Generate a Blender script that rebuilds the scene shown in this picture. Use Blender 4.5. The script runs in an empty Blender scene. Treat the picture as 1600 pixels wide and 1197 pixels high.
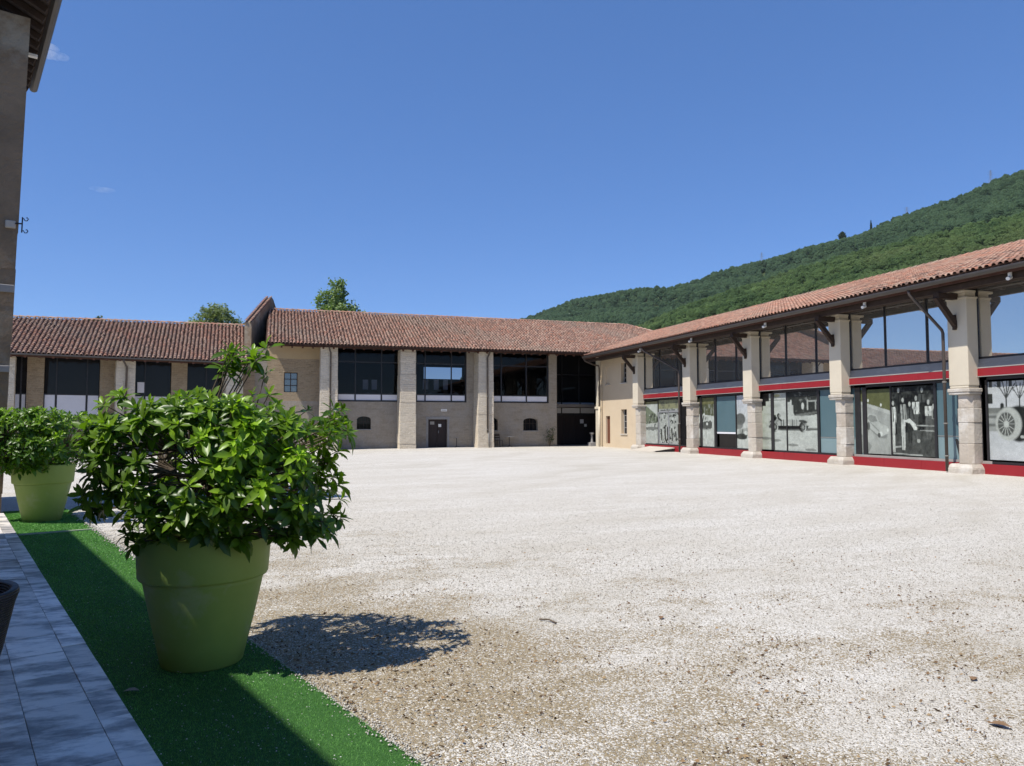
import bpy, bmesh, math, random
import numpy as np
from mathutils import Vector, Matrix
random.seed(7); RNG = np.random.default_rng(7)
rad = math.radians
scene = bpy.context.scene
COL = scene.collection

# ---------------------------------------------------------------- camera, sky, sun, exposure
TH = rad(17.72); PITCH = rad(3.136); EYE = 1.6
FH = np.array([math.sin(TH), math.cos(TH), 0.0]); RR = np.array([math.cos(TH), -math.sin(TH), 0.0])
cam_d = bpy.data.cameras.new('camera'); cam = bpy.data.objects.new('camera', cam_d); COL.objects.link(cam)
cam.location = (0, 0, EYE)
cam.rotation_euler = (math.pi/2 + PITCH, 0, -TH)
cam_d.sensor_fit = 'HORIZONTAL'; cam_d.sensor_width = 36.0; cam_d.lens = 36.0*1150/1600
cam_d.clip_start = 0.05; cam_d.clip_end = 20000
scene.camera = cam

SUN_AZ, SUN_EL = 68.0, 58.5          # light travels towards this azimuth (from +Y to +X)
world = bpy.data.worlds.new("World"); scene.world = world; world.use_nodes = True
wn = world.node_tree.nodes; wl = world.node_tree.links
bg = wn['Background']
sky = wn.new('ShaderNodeTexSky'); sky.sky_type = 'NISHITA'; sky.sun_disc = False
sky.sun_elevation = rad(SUN_EL); sky.sun_rotation = rad(SUN_AZ + 180)
sky.altitude = 0; sky.air_density = 0.6; sky.dust_density = 0.0; sky.ozone_density = 10.0
gam = wn.new('ShaderNodeGamma'); gam.inputs['Gamma'].default_value = .56; wl.new(sky.outputs[0], gam.inputs['Color'])
hsv = wn.new('ShaderNodeHueSaturation'); hsv.inputs['Saturation'].default_value = 1.36; hsv.inputs['Hue'].default_value = .513; wl.new(gam.outputs[0], hsv.inputs['Color'])
wl.new(hsv.outputs[0], bg.inputs['Color']); bg.inputs['Strength'].default_value = 0.15
sun_d = bpy.data.lights.new('sun', 'SUN'); sun = bpy.data.objects.new('sun', sun_d); COL.objects.link(sun)
sun_d.energy = 2.65; sun_d.angle = rad(0.5); sun_d.color = (1.0, 0.95, 0.87)
a, e = rad(SUN_AZ), rad(SUN_EL)
SUNV = Vector((math.sin(a)*math.cos(e), math.cos(a)*math.cos(e), -math.sin(e)))
sun.rotation_euler = SUNV.to_track_quat('-Z', 'Y').to_euler()
vs = scene.view_settings
vs.view_transform = 'Standard'; vs.look = 'None'; vs.exposure = 1.16; vs.gamma = 1.0; vs.use_curve_mapping = False
scene.cycles.max_bounces = 8; scene.cycles.transparent_max_bounces = 12
scene.cycles.use_denoising = True

# ---------------------------------------------------------------- materials
def new_mat(name):
    m = bpy.data.materials.new(name); m.use_nodes = True
    nt = m.node_tree; b = nt.nodes['Principled BSDF']
    return m, nt, b
def N(nt, kind, **kw):
    n = nt.nodes.new(kind)
    for k, v in kw.items():
        if k.startswith('i_'): n.inputs[k[2:]].default_value = v
        else: setattr(n, k, v)
    return n
def c4(c): return (c[0], c[1], c[2], 1.0)
def pos(nt, scale=(1, 1, 1)):
    g = nt.nodes.new('ShaderNodeNewGeometry')
    mp = N(nt, 'ShaderNodeMapping'); mp.inputs['Scale'].default_value = scale
    nt.links.new(g.outputs['Position'], mp.inputs['Vector']); return mp.outputs[0]
def noise(nt, vec, scale, detail=4, rough=.6):
    n = N(nt, 'ShaderNodeTexNoise'); n.inputs['Scale'].default_value = scale
    n.inputs['Detail'].default_value = detail; n.inputs['Roughness'].default_value = rough
    nt.links.new(vec, n.inputs['Vector']); return n.outputs['Fac']
def ramp(nt, fac, p0, p1, lo=0.0, hi=1.0):
    r = N(nt, 'ShaderNodeMapRange'); r.clamp = True
    r.inputs['From Min'].default_value = p0; r.inputs['From Max'].default_value = p1
    r.inputs['To Min'].default_value = lo; r.inputs['To Max'].default_value = hi
    nt.links.new(fac, r.inputs['Value']); return r.outputs[0]
def mix(nt, fac, A, B, mode='MIX'):
    m = N(nt, 'ShaderNodeMix'); m.data_type = 'RGBA'; m.blend_type = mode
    for i, v in ((6, A), (7, B)):
        if isinstance(v, (tuple, list)): m.inputs[i].default_value = c4(v)
        else: nt.links.new(v, m.inputs[i])
    if isinstance(fac, (int, float)): m.inputs[0].default_value = fac
    else: nt.links.new(fac, m.inputs[0])
    return m.outputs[2]
def mth(nt, op, A, B=None):
    m = N(nt, 'ShaderNodeMath'); m.operation = op
    for i, v in ((0, A), (1, B)):
        if v is None: continue
        if isinstance(v, (int, float)): m.inputs[i].default_value = v
        else: nt.links.new(v, m.inputs[i])
    return m.outputs[0]
def bump(nt, b, h, strength, dist=.02):
    n = N(nt, 'ShaderNodeBump'); n.inputs['Strength'].default_value = strength; n.inputs['Distance'].default_value = dist
    nt.links.new(h, n.inputs['Height']); nt.links.new(n.outputs[0], b.inputs['Normal'])
def pmat(name, c1, c2, scale=3.0, rough=.8, c3=None, s3=.8, t3=(.55, .7), bumps=.3, bscale=40, spec=.3, metal=0.0, stretch=(1, 1, 1), dist=.01):
    m, nt, b = new_mat(name)
    v = pos(nt, stretch)
    col = mix(nt, ramp(nt, noise(nt, v, scale, 5), .3, .7), c1, c2)
    if c3 is not None: col = mix(nt, ramp(nt, noise(nt, v, s3, 6, .65), t3[0], t3[1]), col, c3)
    nt.links.new(col, b.inputs['Base Color'])
    b.inputs['Roughness'].default_value = rough; b.inputs['Metallic'].default_value = metal
    b.inputs['Specular IOR Level'].default_value = spec
    if bumps: bump(nt, b, noise(nt, v, bscale, 4), bumps, dist)
    return m
def stone_mat(name, c1, c2, mortar, stain, bw=.42, bh=.16, smear=.5, bumps=.6, msize=.012):
    """coursed rubble: warped courses, each stone its own tone, lime smeared over parts of it"""
    m, nt, b = new_mat(name)
    g = nt.nodes.new('ShaderNodeNewGeometry'); sp = N(nt, 'ShaderNodeSeparateXYZ'); nt.links.new(g.outputs['Position'], sp.inputs[0])
    u = mth(nt, 'ADD', sp.outputs[0], sp.outputs[1])
    p = g.outputs['Position']
    w1 = noise(nt, p, 1.7, 3); w2 = noise(nt, p, 5.0, 2)
    u2 = mth(nt, 'ADD', u, mth(nt, 'MULTIPLY', w2, .35)); z2 = mth(nt, 'ADD', sp.outputs[2], mth(nt, 'MULTIPLY', w1, .22))
    cb = N(nt, 'ShaderNodeCombineXYZ'); nt.links.new(u2, cb.inputs[0]); nt.links.new(z2, cb.inputs[1])
    br = N(nt, 'ShaderNodeTexBrick'); nt.links.new(cb.outputs[0], br.inputs['Vector'])
    br.inputs['Scale'].default_value = 1.0; br.inputs['Brick Width'].default_value = bw; br.inputs['Row Height'].default_value = bh
    br.inputs['Mortar Size'].default_value = msize; br.inputs['Mortar Smooth'].default_value = .4; br.inputs['Bias'].default_value = 0
    br.inputs['Color1'].default_value = c4(c1); br.inputs['Color2'].default_value = c4(c2); br.inputs['Mortar'].default_value = c4(mortar)
    col = mix(nt, mth(nt, 'MULTIPLY', ramp(nt, noise(nt, p, 1.1, 6, .7), .4, .68), smear), br.outputs['Color'], mortar)
    col = mix(nt, ramp(nt, noise(nt, p, .55, 5, .6), .52, .75, 0, .7), col, stain)
    col = mix(nt, ramp(nt, noise(nt, p, 9, 5, .7), .35, .7, .0, .35), col, (c1[0]*.55, c1[1]*.5, c1[2]*.45))
    nt.links.new(col, b.inputs['Base Color']); b.inputs['Roughness'].default_value = .9; b.inputs['Specular IOR Level'].default_value = .15
    h = mth(nt, 'ADD', mth(nt, 'MULTIPLY', br.outputs['Fac'], -1.0), noise(nt, p, 14, 5))
    bump(nt, b, h, bumps, .03)
    return m
def attr_mat(name, rough=.8, spec=.3, var=.25, vscale=6, bumps=.2, bscale=60, sub=0.0, rnd=0.0, coat=0.0):
    m, nt, b = new_mat(name)
    at = N(nt, 'ShaderNodeAttribute'); at.attribute_name = 'Col'
    v = pos(nt)
    nz = ramp(nt, noise(nt, v, vscale, 5), .25, .75, 1-var, 1+var)
    hs = N(nt, 'ShaderNodeHueSaturation'); nt.links.new(at.outputs['Color'], hs.inputs['Color']); 
    if rnd:
        oi = N(nt, 'ShaderNodeObjectInfo'); nz = mth(nt, 'MULTIPLY', nz, ramp(nt, oi.outputs['Random'], 0, 1, 1-rnd, 1+rnd))
    nt.links.new(nz, hs.inputs['Value']); nt.links.new(hs.outputs[0], b.inputs['Base Color'])
    b.inputs['Roughness'].default_value = rough; b.inputs['Specular IOR Level'].default_value = spec
    b.inputs['Coat Weight'].default_value = coat; b.inputs['Coat Roughness'].default_value = .04
    if bumps: bump(nt, b, noise(nt, v, bscale, 4), bumps, .01)
    return m
MT = {}
MT['pier'] = stone_mat('pale_rubble_stone', (.70, .61, .475), (.54, .465, .355), (.74, .67, .55), (.62, .53, .41), .30, .12, .55, .95, .016)
MT['wall'] = stone_mat('courtyard_wall_stone', (.34, .295, .235), (.27, .23, .18), (.37, .33, .275), (.30, .285, .265), .45, .17, .95, .4, .008)
MT['wall_tan'] = stone_mat('tan_rough_stone', (.38, .29, .19), (.26, .20, .13), (.42, .34, .24), (.33, .27, .19), .30, .11, .35, .7)
MT['tower'] = pmat('old_render', (.29, .215, .145), (.20, .148, .10), 1.6, .95, (.33, .285, .22), .9, (.5, .62), .9, 9, .1, dist=.04)
MT['plaster_tan'] = pmat('ochre_plaster', (.46, .35, .21), (.42, .315, .19), 1.2, .9, (.36, .29, .2), .7, (.6, .8), .15)
MT['plaster'] = pmat('cream_plaster', (.60, .495, .36), (.555, .45, .32), .9, .9, (.50, .41, .30), .5, (.58, .8), .15, 60, .15)
MT['pillar'] = pmat('pale_pillar_plaster', (.62, .555, .44), (.56, .50, .395), 1.3, .9, (.47, .42, .345), 1.1, (.6, .8), .2, 50, .15)
MT['block'] = pmat('weathered_limestone', (.53, .485, .42), (.42, .375, .315), 2.6, .92, (.60, .57, .52), 1.7, (.5, .66), .8, 12, .15, dist=.03)
MT['block2'] = pmat('brown_limestone', (.49, .435, .37), (.40, .35, .29), 2.4, .92, (.52, .475, .42), 1.9, (.52, .66), .8, 12, .15, dist=.03)
MT['wood'] = pmat('dark_brown_timber', (.055, .036, .026), (.035, .022, .017), 6, .75, (.085, .055, .04), 2, (.6, .8), .3, 30, .25)
MT['wood_red'] = pmat('reddish_eave_timber', (.10, .045, .032), (.065, .03, .022), 4, .75, None, bumps=.3, bscale=30)
MT['gutter'] = pmat('dark_bronze_metal', (.060, .052, .046), (.045, .038, .034), 3, .45, None, bumps=.05, spec=.5)
MT['pipe'] = pmat('brown_painted_pipe', (.085, .066, .055), (.065, .05, .042), 5, .5, None, bumps=.05, spec=.45)
MT['pipe_light'] = pmat('grey_pipe', (.25, .235, .215), (.20, .19, .17), 5, .5, None, bumps=.05)
MT['black'] = pmat('black_frame_metal', (.016, .016, .018), (.024, .022, .024), 4, .4, None, bumps=0, spec=.4)
MT['red'] = pmat('red_painted_steel', (.285, .016, .022), (.25, .014, .02), 1.5, .42, (.20, .016, .02), 2.5, (.62, .8), .06, 40, .4)
MT['violet'] = pmat('violet_mat', (.10, .06, .26), (.085, .055, .21), 3, .7, None, bumps=.1)
MT['zinc'] = pmat('zinc_flashing', (.33, .31, .285), (.26, .245, .225), 1.3, .5, (.38, .36, .33), 3, (.5, .75), .1, 20, .4, 0.0, (1, .5, 1))
MT['grey_metal'] = pmat('grey_door_metal', (.33, .34, .345), (.29, .30, .31), 3, .4, None, bumps=.05, spec=.5, metal=.3)
MT['white'] = pmat('white_panel', (.70, .69, .72), (.64, .63, .66), 1.2, .6, (.5, .49, .5), 3.0, (.66, .8), .05)
MT['white_paint'] = pmat('white_enamel', (.78, .77, .74), (.74, .73, .70), 3, .4, None, bumps=0)
MT['door'] = pmat('dark_brown_door', (.035, .022, .02), (.025, .017, .016), 3, .6, None, bumps=.2, stretch=(6, 6, .6))
MT['door_red'] = pmat('red_brown_door', (.16, .06, .035), (.13, .05, .03), 3, .6, None, bumps=.2, stretch=(6, 6, .6))
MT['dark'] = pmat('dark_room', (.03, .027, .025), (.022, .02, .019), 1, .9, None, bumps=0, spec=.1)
MT['floor_in'] = pmat('interior_floor', (.10, .09, .08), (.08, .07, .065), 1, .6, None, bumps=0)
MT['deck'] = pmat('under_tile_deck', (.06, .035, .026), (.045, .027, .02), 5, .9, (.08, .05, .038), 12, (.5, .7), .4, 20, .1)  # dark colour stands for the shade in the channels between tiles
MT['soffit'] = pmat('soffit_boards', (.075, .05, .037), (.05, .034, .026), 3, .8, None, bumps=.3, bscale=15)
MT['tile'] = attr_mat('terracotta_tile', .85, .2, .3, 9, .35, 50)
MT['pot'] = pmat('olive_green_plastic', (.255, .345, .075), (.22, .305, .06), 2.4, .58, (.34, .37, .21), 3.2, (.56, .85), .10, 120, .4, dist=.004)
MT['soil'] = pmat('potting_soil', (.05, .035, .025), (.03, .02, .015), 20, .95, None, bumps=.8, bscale=50)
MT['bark'] = pmat('grey_brown_bark', (.14, .105, .075), (.09, .07, .05), 14, .9, None, bumps=.6, bscale=40)
MT['wicker'] = None
MT['rust'] = pmat('rusted_iron', (.05, .035, .03), (.035, .025, .022), 10, .8, None, bumps=.3)
MT['iron'] = pmat('black_wrought_iron', (.012, .012, .02), (.02, .018, .028), 10, .5, None, bumps=.1)
MT['stone_grey'] = pmat('grey_stone', (.30, .29, .28), (.24, .23, .22), 5, .9, None, bumps=.4, bscale=20)
MT['ramp'] = pmat('pale_ramp_board', (.52, .47, .40), (.47, .43, .37), 4, .8, None, bumps=.2)
MT['blind'] = pmat('teal_blind', (.085, .145, .165), (.07, .125, .145), 1.2, .35, None, bumps=0, spec=.5)
MT['blind_lo'] = pmat('pale_blind', (.19, .27, .285), (.17, .245, .26), 1.2, .35, None, bumps=0, spec=.5)
MT['print'] = attr_mat('printed_film', .45, .2, .05, 3, 0, coat=.10)
MT['fence'] = pmat('galvanised_steel', (.16, .165, .17), (.13, .135, .14), 3, .5, None, bumps=0)
MT['rock'] = pmat('pale_cliff_rock', (.34, .32, .28), (.22, .22, .17), .06, .95, (.10, .12, .06), .03, (.5, .6), .8, .2, .1, dist=2)
MT['cap'] = MT['white_paint']

def glass_mat(name, refl, tint, transp, rough=.003, dist=0.0, fk=1.6):
    m = bpy.data.materials.new(name); m.use_nodes = True; nt = m.node_tree
    for n in list(nt.nodes): nt.nodes.remove(n)
    out = N(nt, 'ShaderNodeOutputMaterial'); gl = N(nt, 'ShaderNodeBsdfGlossy'); gl.inputs['Roughness'].default_value = rough
    gl.inputs['Color'].default_value = c4((1.0, .96, .89))
    tr = N(nt, 'ShaderNodeBsdfTransparent'); tr.inputs['Color'].default_value = c4(transp) if transp else (0, 0, 0, 1)
    df = N(nt, 'ShaderNodeBsdfDiffuse'); df.inputs['Color'].default_value = c4(tint)
    base = tr if transp else df
    fr = N(nt, 'ShaderNodeFresnel'); fr.inputs['IOR'].default_value = 1.5
    f = mth(nt, 'ADD', mth(nt, 'MULTIPLY', fr.outputs[0], fk), refl)
    f = mth(nt, 'MINIMUM', f, 1.0)
    mx = N(nt, 'ShaderNodeMixShader'); nt.links.new(f, mx.inputs[0]); nt.links.new(base.outputs[0], mx.inputs[1]); nt.links.new(gl.outputs[0], mx.inputs[2])
    nt.links.new(mx.outputs[0], out.inputs[0])
    v = pos(nt); bn = N(nt, 'ShaderNodeBump'); bn.inputs['Strength'].default_value = .05; bn.inputs['Distance'].default_value = .02
    nt.links.new(noise(nt, v, .9, 1), bn.inputs['Height'])
    if dist: 
        bn.inputs['Strength'].default_value = dist
        nt.links.new(bn.outputs[0], gl.inputs['Normal'])
    return m
MT['glass_up'] = glass_mat('coated_glass', .60, (.22, .22, .21), None, dist=.03)
MT['glass_hall'] = glass_mat('hall_glass', .0, (.02, .02, .02), (.40, .42, .46), fk=.45)
MT['glass_dark'] = glass_mat('dark_glass', .0, (.014, .014, .015), None, fk=.4)
MT['glass_soft'] = glass_mat('tinted_glass', .10, (.05, .06, .065), None)

def leaf_mat(name, trans=.35, rough=.34, spec=.5):
    m, nt, b = new_mat(name)
    at = N(nt, 'ShaderNodeAttribute'); at.attribute_name = 'Col'
    oi = N(nt, 'ShaderNodeObjectInfo')
    col = mix(nt, ramp(nt, noise(nt, pos(nt), 18, 3), .3, .7, 0, .3), at.outputs['Color'], (.04, .10, .014))
    hs = N(nt, 'ShaderNodeHueSaturation'); nt.links.new(col, hs.inputs['Color']); nt.links.new(ramp(nt, oi.outputs['Random'], 0, 1, .8, 1.2), hs.inputs['Value'])
    nt.links.new(hs.outputs[0], b.inputs['Base Color']); b.inputs['Roughness'].default_value = rough; b.inputs['Specular IOR Level'].default_value = spec
    tl = N(nt, 'ShaderNodeBsdfTranslucent')
    nt.links.new(mix(nt, 1.0, hs.outputs[0], (1.35, 1.5, .5), 'MULTIPLY'), tl.inputs['Color'])
    mx = N(nt, 'ShaderNodeMixShader'); mx.inputs[0].default_value = trans
    out = nt.nodes['Material Output']
    nt.links.new(b.outputs[0], mx.inputs[1]); nt.links.new(tl.outputs[0], mx.inputs[2]); nt.links.new(mx.outputs[0], out.inputs[0])
    return m
MT['leaf'] = leaf_mat('glossy_leaf', .42, .36, .45)
MT['leaf_tree'] = leaf_mat('tree_leaf', .3, .5, .3)
MT['grass'] = leaf_mat('turf_fibre', .2, .55, .25)

# ---------------------------------------------------------------- mesh helpers
BASE = {}                                   # object name -> world position of its thing's Empty
def tag(o, label=None, cat=None, group=None, kind=None):
    if label: o['label'] = label
    if cat: o['category'] = cat
    if group: o['group'] = group
    if kind: o['kind'] = kind
    return o
def thing(name, label, cat, loc=(0, 0, 0), group=None):
    o = bpy.data.objects.new(name, None); o.empty_display_size = .2; COL.objects.link(o)
    o.location = loc; BASE[o.name] = np.array(loc, float)
    return tag(o, label, cat, group)
def link(me, name, parent=None, kind=None, loc=None):
    o = bpy.data.objects.new(name, me); COL.objects.link(o)
    if parent is not None:
        o.parent = parent; BASE[o.name] = BASE[parent.name]
    else: BASE[o.name] = np.zeros(3)
    if loc is not None: o.location = Vector(np.asarray(loc, float) - BASE[o.name])
    if kind: o['kind'] = kind
    return o
def np_mesh(name, V, F, mat, cols=None, smooth=False):
    """V (n,3); F (m,k) all the same size k, or a list of lists"""
    me = bpy.data.meshes.new(name)
    V = np.asarray(V, np.float32)
    if isinstance(F, np.ndarray):
        m, k = F.shape
        me.vertices.add(len(V)); me.vertices.foreach_set('co', V.ravel())
        me.loops.add(m*k); me.loops.foreach_set('vertex_index', F.astype(np.int32).ravel())
        me.polygons.add(m); me.polygons.foreach_set('loop_start', np.arange(0, m*k, k, dtype=np.int32))
        me.update(calc_edges=True)
    else: me.from_pydata(V.tolist(), [], F)
    if cols is not None:
        at = me.color_attributes.new('Col', 'FLOAT_COLOR', 'POINT')
        c = np.ones((len(V), 4), np.float32); c[:, :3] = cols; at.data.foreach_set('color', c.ravel())
    if mat: me.materials.append(mat)
    if smooth: me.polygons.foreach_set('use_smooth', [True]*len(me.polygons))
    me.update(); return me
class MB:
    def __init__(s, fr=None): s.V = []; s.F = []; s.fr = fr
    def add(s, vs, fs):
        k = len(s.V)
        s.V += [tuple(s.fr(*v)) if s.fr else tuple(v) for v in vs]; s.F += [[i+k for i in f] for f in fs]; return s
    def box(s, x0, x1, y0, y1, z0, z1, tx=0, ty=0):
        """tx, ty: the top is narrower by that much on each side"""
        return s.add([(x0, y0, z0), (x1, y0, z0), (x1, y1, z0), (x0, y1, z0), (x0+tx, y0+ty, z1), (x1-tx, y0+ty, z1), (x1-tx, y1-ty, z1), (x0+tx, y1-ty, z1)],
                     [(0, 3, 2, 1), (4, 5, 6, 7), (0, 1, 5, 4), (1, 2, 6, 5), (2, 3, 7, 6), (3, 0, 4, 7)])
    def prism(s, pts, axis, a0, a1):
        n = len(pts)
        def P(p, a): return {'x': (a, p[0], p[1]), 'y': (p[0], a, p[1]), 'z': (p[0], p[1], a)}[axis]
        vs = [P(p, a0) for p in pts] + [P(p, a1) for p in pts]
        return s.add(vs, [list(range(n))[::-1], list(range(n, 2*n))] + [[i, (i+1) % n, n+(i+1) % n, n+i] for i in range(n)])
    def bar(s, p, q, w, h):
        """a straight beam between two points, w wide (level), h deep"""
        p, q = Vector(p), Vector(q); d = (q-p).normalized()
        u = d.cross(Vector((0, 0, 1)))
        u = Vector((1, 0, 0)) if u.length < 1e-4 else u.normalized()
        v = u.cross(d).normalized(); vs = []
        for c in (p, q):
            for a, b in ((-1, -1), (1, -1), (1, 1), (-1, 1)): vs.append(tuple(c + u*a*w/2 + v*b*h/2))
        return s.add(vs, [(0, 3, 2, 1), (4, 5, 6, 7), (0, 1, 5, 4), (1, 2, 6, 5), (2, 3, 7, 6), (3, 0, 4, 7)])
    def tube(s, pts, r, n=8, caps=True):
        pts = [Vector(p) for p in pts]; rs = r if isinstance(r, (list, tuple)) else [r]*len(pts)
        vs = []; ref = None
        for i, p in enumerate(pts):
            d = (pts[min(i+1, len(pts)-1)] - pts[max(i-1, 0)]).normalized()
            if ref is None: ref = Vector((0, 0, 1)) if abs(d.z) < .9 else Vector((1, 0, 0))
            u = d.cross(ref).normalized(); v = d.cross(u).normalized(); ref = u.cross(d)
            for k in range(n):
                t = 2*math.pi*k/n; vs.append(tuple(p + u*math.cos(t)*rs[i] + v*math.sin(t)*rs[i]))
        fs = [[i*n+k, i*n+(k+1) % n, (i+1)*n+(k+1) % n, (i+1)*n+k] for i in range(len(pts)-1) for k in range(n)]
        if caps: fs += [list(range(n))[::-1], list(range((len(pts)-1)*n, len(pts)*n))]
        return s.add(vs, fs)
    def lathe(s, prof, c, n=32):
        vs = []; fs = []
        for r, z in prof:
            for k in range(n):
                t = 2*math.pi*k/n; vs.append((c[0]+r*math.cos(t), c[1]+r*math.sin(t), c[2]+z))
        for i in range(len(prof)-1):
            for k in range(n): fs.append([i*n+k, i*n+(k+1) % n, (i+1)*n+(k+1) % n, (i+1)*n+k])
        return s.add(vs, fs)
    def build(s, name, mat, parent=None, smooth=False, bevel=0, kind=None, label=None):
        off = BASE[parent.name] if parent is not None else np.zeros(3)
        me = np_mesh(name, np.asarray(s.V) - off, s.F, MT[mat] if isinstance(mat, str) else mat, smooth=smooth)
        o = link(me, name, parent, kind)
        if label: o['label'] = label
        if bevel:
            b = o.modifiers.new('bevel', 'BEVEL'); b.width = bevel; b.segments = 2; b.limit_method = 'ANGLE'
        return o
def wall_open(mb, x0, x1, y0, y1, z0, z1, ops, axis='x'):
    """wall slab with rectangular openings (u0,u1,v0,v1); axis: direction the wall runs"""
    us = sorted({x0, x1, *[o[0] for o in ops], *[o[1] for o in ops]}); zs = sorted({z0, z1, *[o[2] for o in ops], *[o[3] for o in ops]})
    for i in range(len(us)-1):
        k = 0
        while k < len(zs)-1:
            cu = (us[i]+us[i+1])/2
            free = lambda kk: not any(o[0] < cu < o[1] and o[2] < (zs[kk]+zs[kk+1])/2 < o[3] for o in ops)
            if not free(k): k += 1; continue
            j = k
            while j+1 < len(zs)-1 and free(j+1): j += 1
            if axis == 'x': mb.box(us[i], us[i+1], y0, y1, zs[k], zs[j+1])
            else: mb.box(y0, y1, us[i], us[i+1], zs[k], zs[j+1])
            k = j+1
    return mb

# turf / pavement frame: al runs along the strip away from the camera, nr to the right of it
TT = rad(19.75); TV = np.array([-math.sin(TT), math.cos(TT)]); NV = np.array([math.cos(TT), math.sin(TT)])
def tw(nr, al, z): return (nr*NV[0]+al*TV[0], nr*NV[1]+al*TV[1], z)
def yard_z(x, y):
    t = np.clip((10.5-x)/20, 0, 1); s = np.clip((y-20)/27, 0, 1); return -0.18*t*s*s*(3-2*s)
def in_view(P, lim=.72):
    P = np.asarray(P); d = P[..., 0]*FH[0]+P[..., 1]*FH[1]; r = P[..., 0]*RR[0]+P[..., 1]*RR[1]
    return (d > .3) & (np.abs(r) < d*lim)

# ---------------------------------------------------------------- ground, yard, turf, pavement
def ground_material():
    m, nt, b = new_mat('white_gravel')
    p = pos(nt)
    g = nt.nodes.new('ShaderNodeNewGeometry')
    vd = N(nt, 'ShaderNodeVectorMath'); vd.operation = 'DOT_PRODUCT'; vd.inputs[1].default_value = tuple(FH); nt.links.new(g.outputs['Position'], vd.inputs[0])
    vr = N(nt, 'ShaderNodeVectorMath'); vr.operation = 'DOT_PRODUCT'; vr.inputs[1].default_value = tuple(RR); nt.links.new(g.outputs['Position'], vr.inputs[0])
    bias = ramp(nt, vd.outputs['Value'], 3.5, 13.5, .20, -.36)
    bias = mth(nt, 'ADD', bias, ramp(nt, vr.outputs['Value'], -2.2, 2.0, .17, -.06))
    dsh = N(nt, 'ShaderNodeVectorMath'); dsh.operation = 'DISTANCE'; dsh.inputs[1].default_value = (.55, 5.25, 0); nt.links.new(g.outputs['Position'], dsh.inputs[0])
    bias = mth(nt, 'ADD', bias, ramp(nt, dsh.outputs['Value'], .5, 2.0, .35, 0))  # extra brown litter where the shrub's shadow falls, warming that shade by colour
    n1 = noise(nt, pos(nt, (.85, 1.25, 1)), .85, 8, .70)
    dirt_shade = ramp(nt, mth(nt, 'ADD', n1, mth(nt, 'MULTIPLY', bias, .55)), .49, .68)
    vo = N(nt, 'ShaderNodeTexVoronoi'); vo.inputs['Scale'].default_value = 88; nt.links.new(p, vo.inputs['Vector'])
    sc = N(nt, 'ShaderNodeSeparateColor'); nt.links.new(vo.outputs['Color'], sc.inputs[0])
    stone = mix(nt, sc.outputs[0], (.48, .455, .40), (.75, .725, .675))
    stone = mix(nt, ramp(nt, sc.outputs[1], .86, .95), stone, (.36, .33, .28))
    stone = mix(nt, ramp(nt, noise(nt, pos(nt, (.6, 1.8, 1)), .35, 6, .7), .40, .66, 0, .55), stone, (.47, .43, .36))
    stone = mix(nt, ramp(nt, noise(nt, pos(nt, (.5, 2.2, 1)), 1.6, 7, .75), .48, .72, 0, .5), stone, (.45, .415, .35))
    stone = mix(nt, ramp(nt, noise(nt, pos(nt, (1, 1.6, 1)), 4.5, 3, .6), .60, .72, 0, .6), stone, (.33, .29, .23))
    stone = mix(nt, ramp(nt, noise(nt, p, 13, 3, .6), .58, .72, 0, .55), stone, (.36, .325, .265))
    dtr = N(nt, 'ShaderNodeVectorMath'); dtr.operation = 'DISTANCE'; dtr.inputs[1].default_value = (-14, 52, 0); nt.links.new(g.outputs['Position'], dtr.inputs[0])
    ctr_ = N(nt, 'ShaderNodeCombineXYZ'); nt.links.new(mth(nt, 'ADD', dtr.outputs['Value'], mth(nt, 'MULTIPLY', noise(nt, p, .12, 2), 7.0)), ctr_.inputs[0])
    stone = mix(nt, mth(nt, 'MULTIPLY', ramp(nt, noise(nt, ctr_.outputs[0], .55, 4, .6), .47, .64), ramp(nt, noise(nt, p, .2, 3), .4, .6, .1, .6)), stone, (.44, .405, .335))
    brown = mix(nt, noise(nt, p, 30, 3), (.19, .14, .085), (.40, .34, .225))
    isb = ramp(nt, mth(nt, 'SUBTRACT', mth(nt, 'MULTIPLY', dirt_shade, .80), sc.outputs[2]), -.06, .06)
    col = mix(nt, isb, stone, brown)
    col = mix(nt, ramp(nt, vo.outputs['Distance'], .55, .95, 0, .4), col, (.20, .17, .13))  # shade in the gaps between stones painted into the colour
    nt.links.new(col, b.inputs['Base Color']); b.inputs['Roughness'].default_value = .95; b.inputs['Specular IOR Level'].default_value = .1
    h = mth(nt, 'ADD', mth(nt, 'MULTIPLY', vo.outputs['Distance'], -.8), noise(nt, p, 1.4, 5))
    bump(nt, b, h, .55, .02)
    return m
MT['gravel'] = ground_material()
MT['earth'] = pmat('far_meadow', (.09, .11, .045), (.12, .12, .06), .02, .95, None, bumps=0)
mb = MB(); mb.add([(-2690, -2690, -.7), (2690, -2690, -.7), (2690, 2690, -.7), (-2690, 2690, -.7)], [(0, 1, 2, 3)])
mb.build('ground', 'earth', kind='structure')
nx, ny = 60, 80
gx, gy = np.meshgrid(np.linspace(-45, 34, nx), np.linspace(-30, 62, ny)); gz = yard_z(gx, gy)
V = np.stack([gx, gy, gz], -1).reshape(-1, 3)
i, j = np.meshgrid(np.arange(nx-1), np.arange(ny-1)); q = (j*nx+i).ravel()
F = np.stack([q, q+1, q+nx+1, q+nx], -1)
link(np_mesh('gravel_yard', V, F, MT['gravel'], smooth=True), 'gravel_yard', kind='structure')

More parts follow.
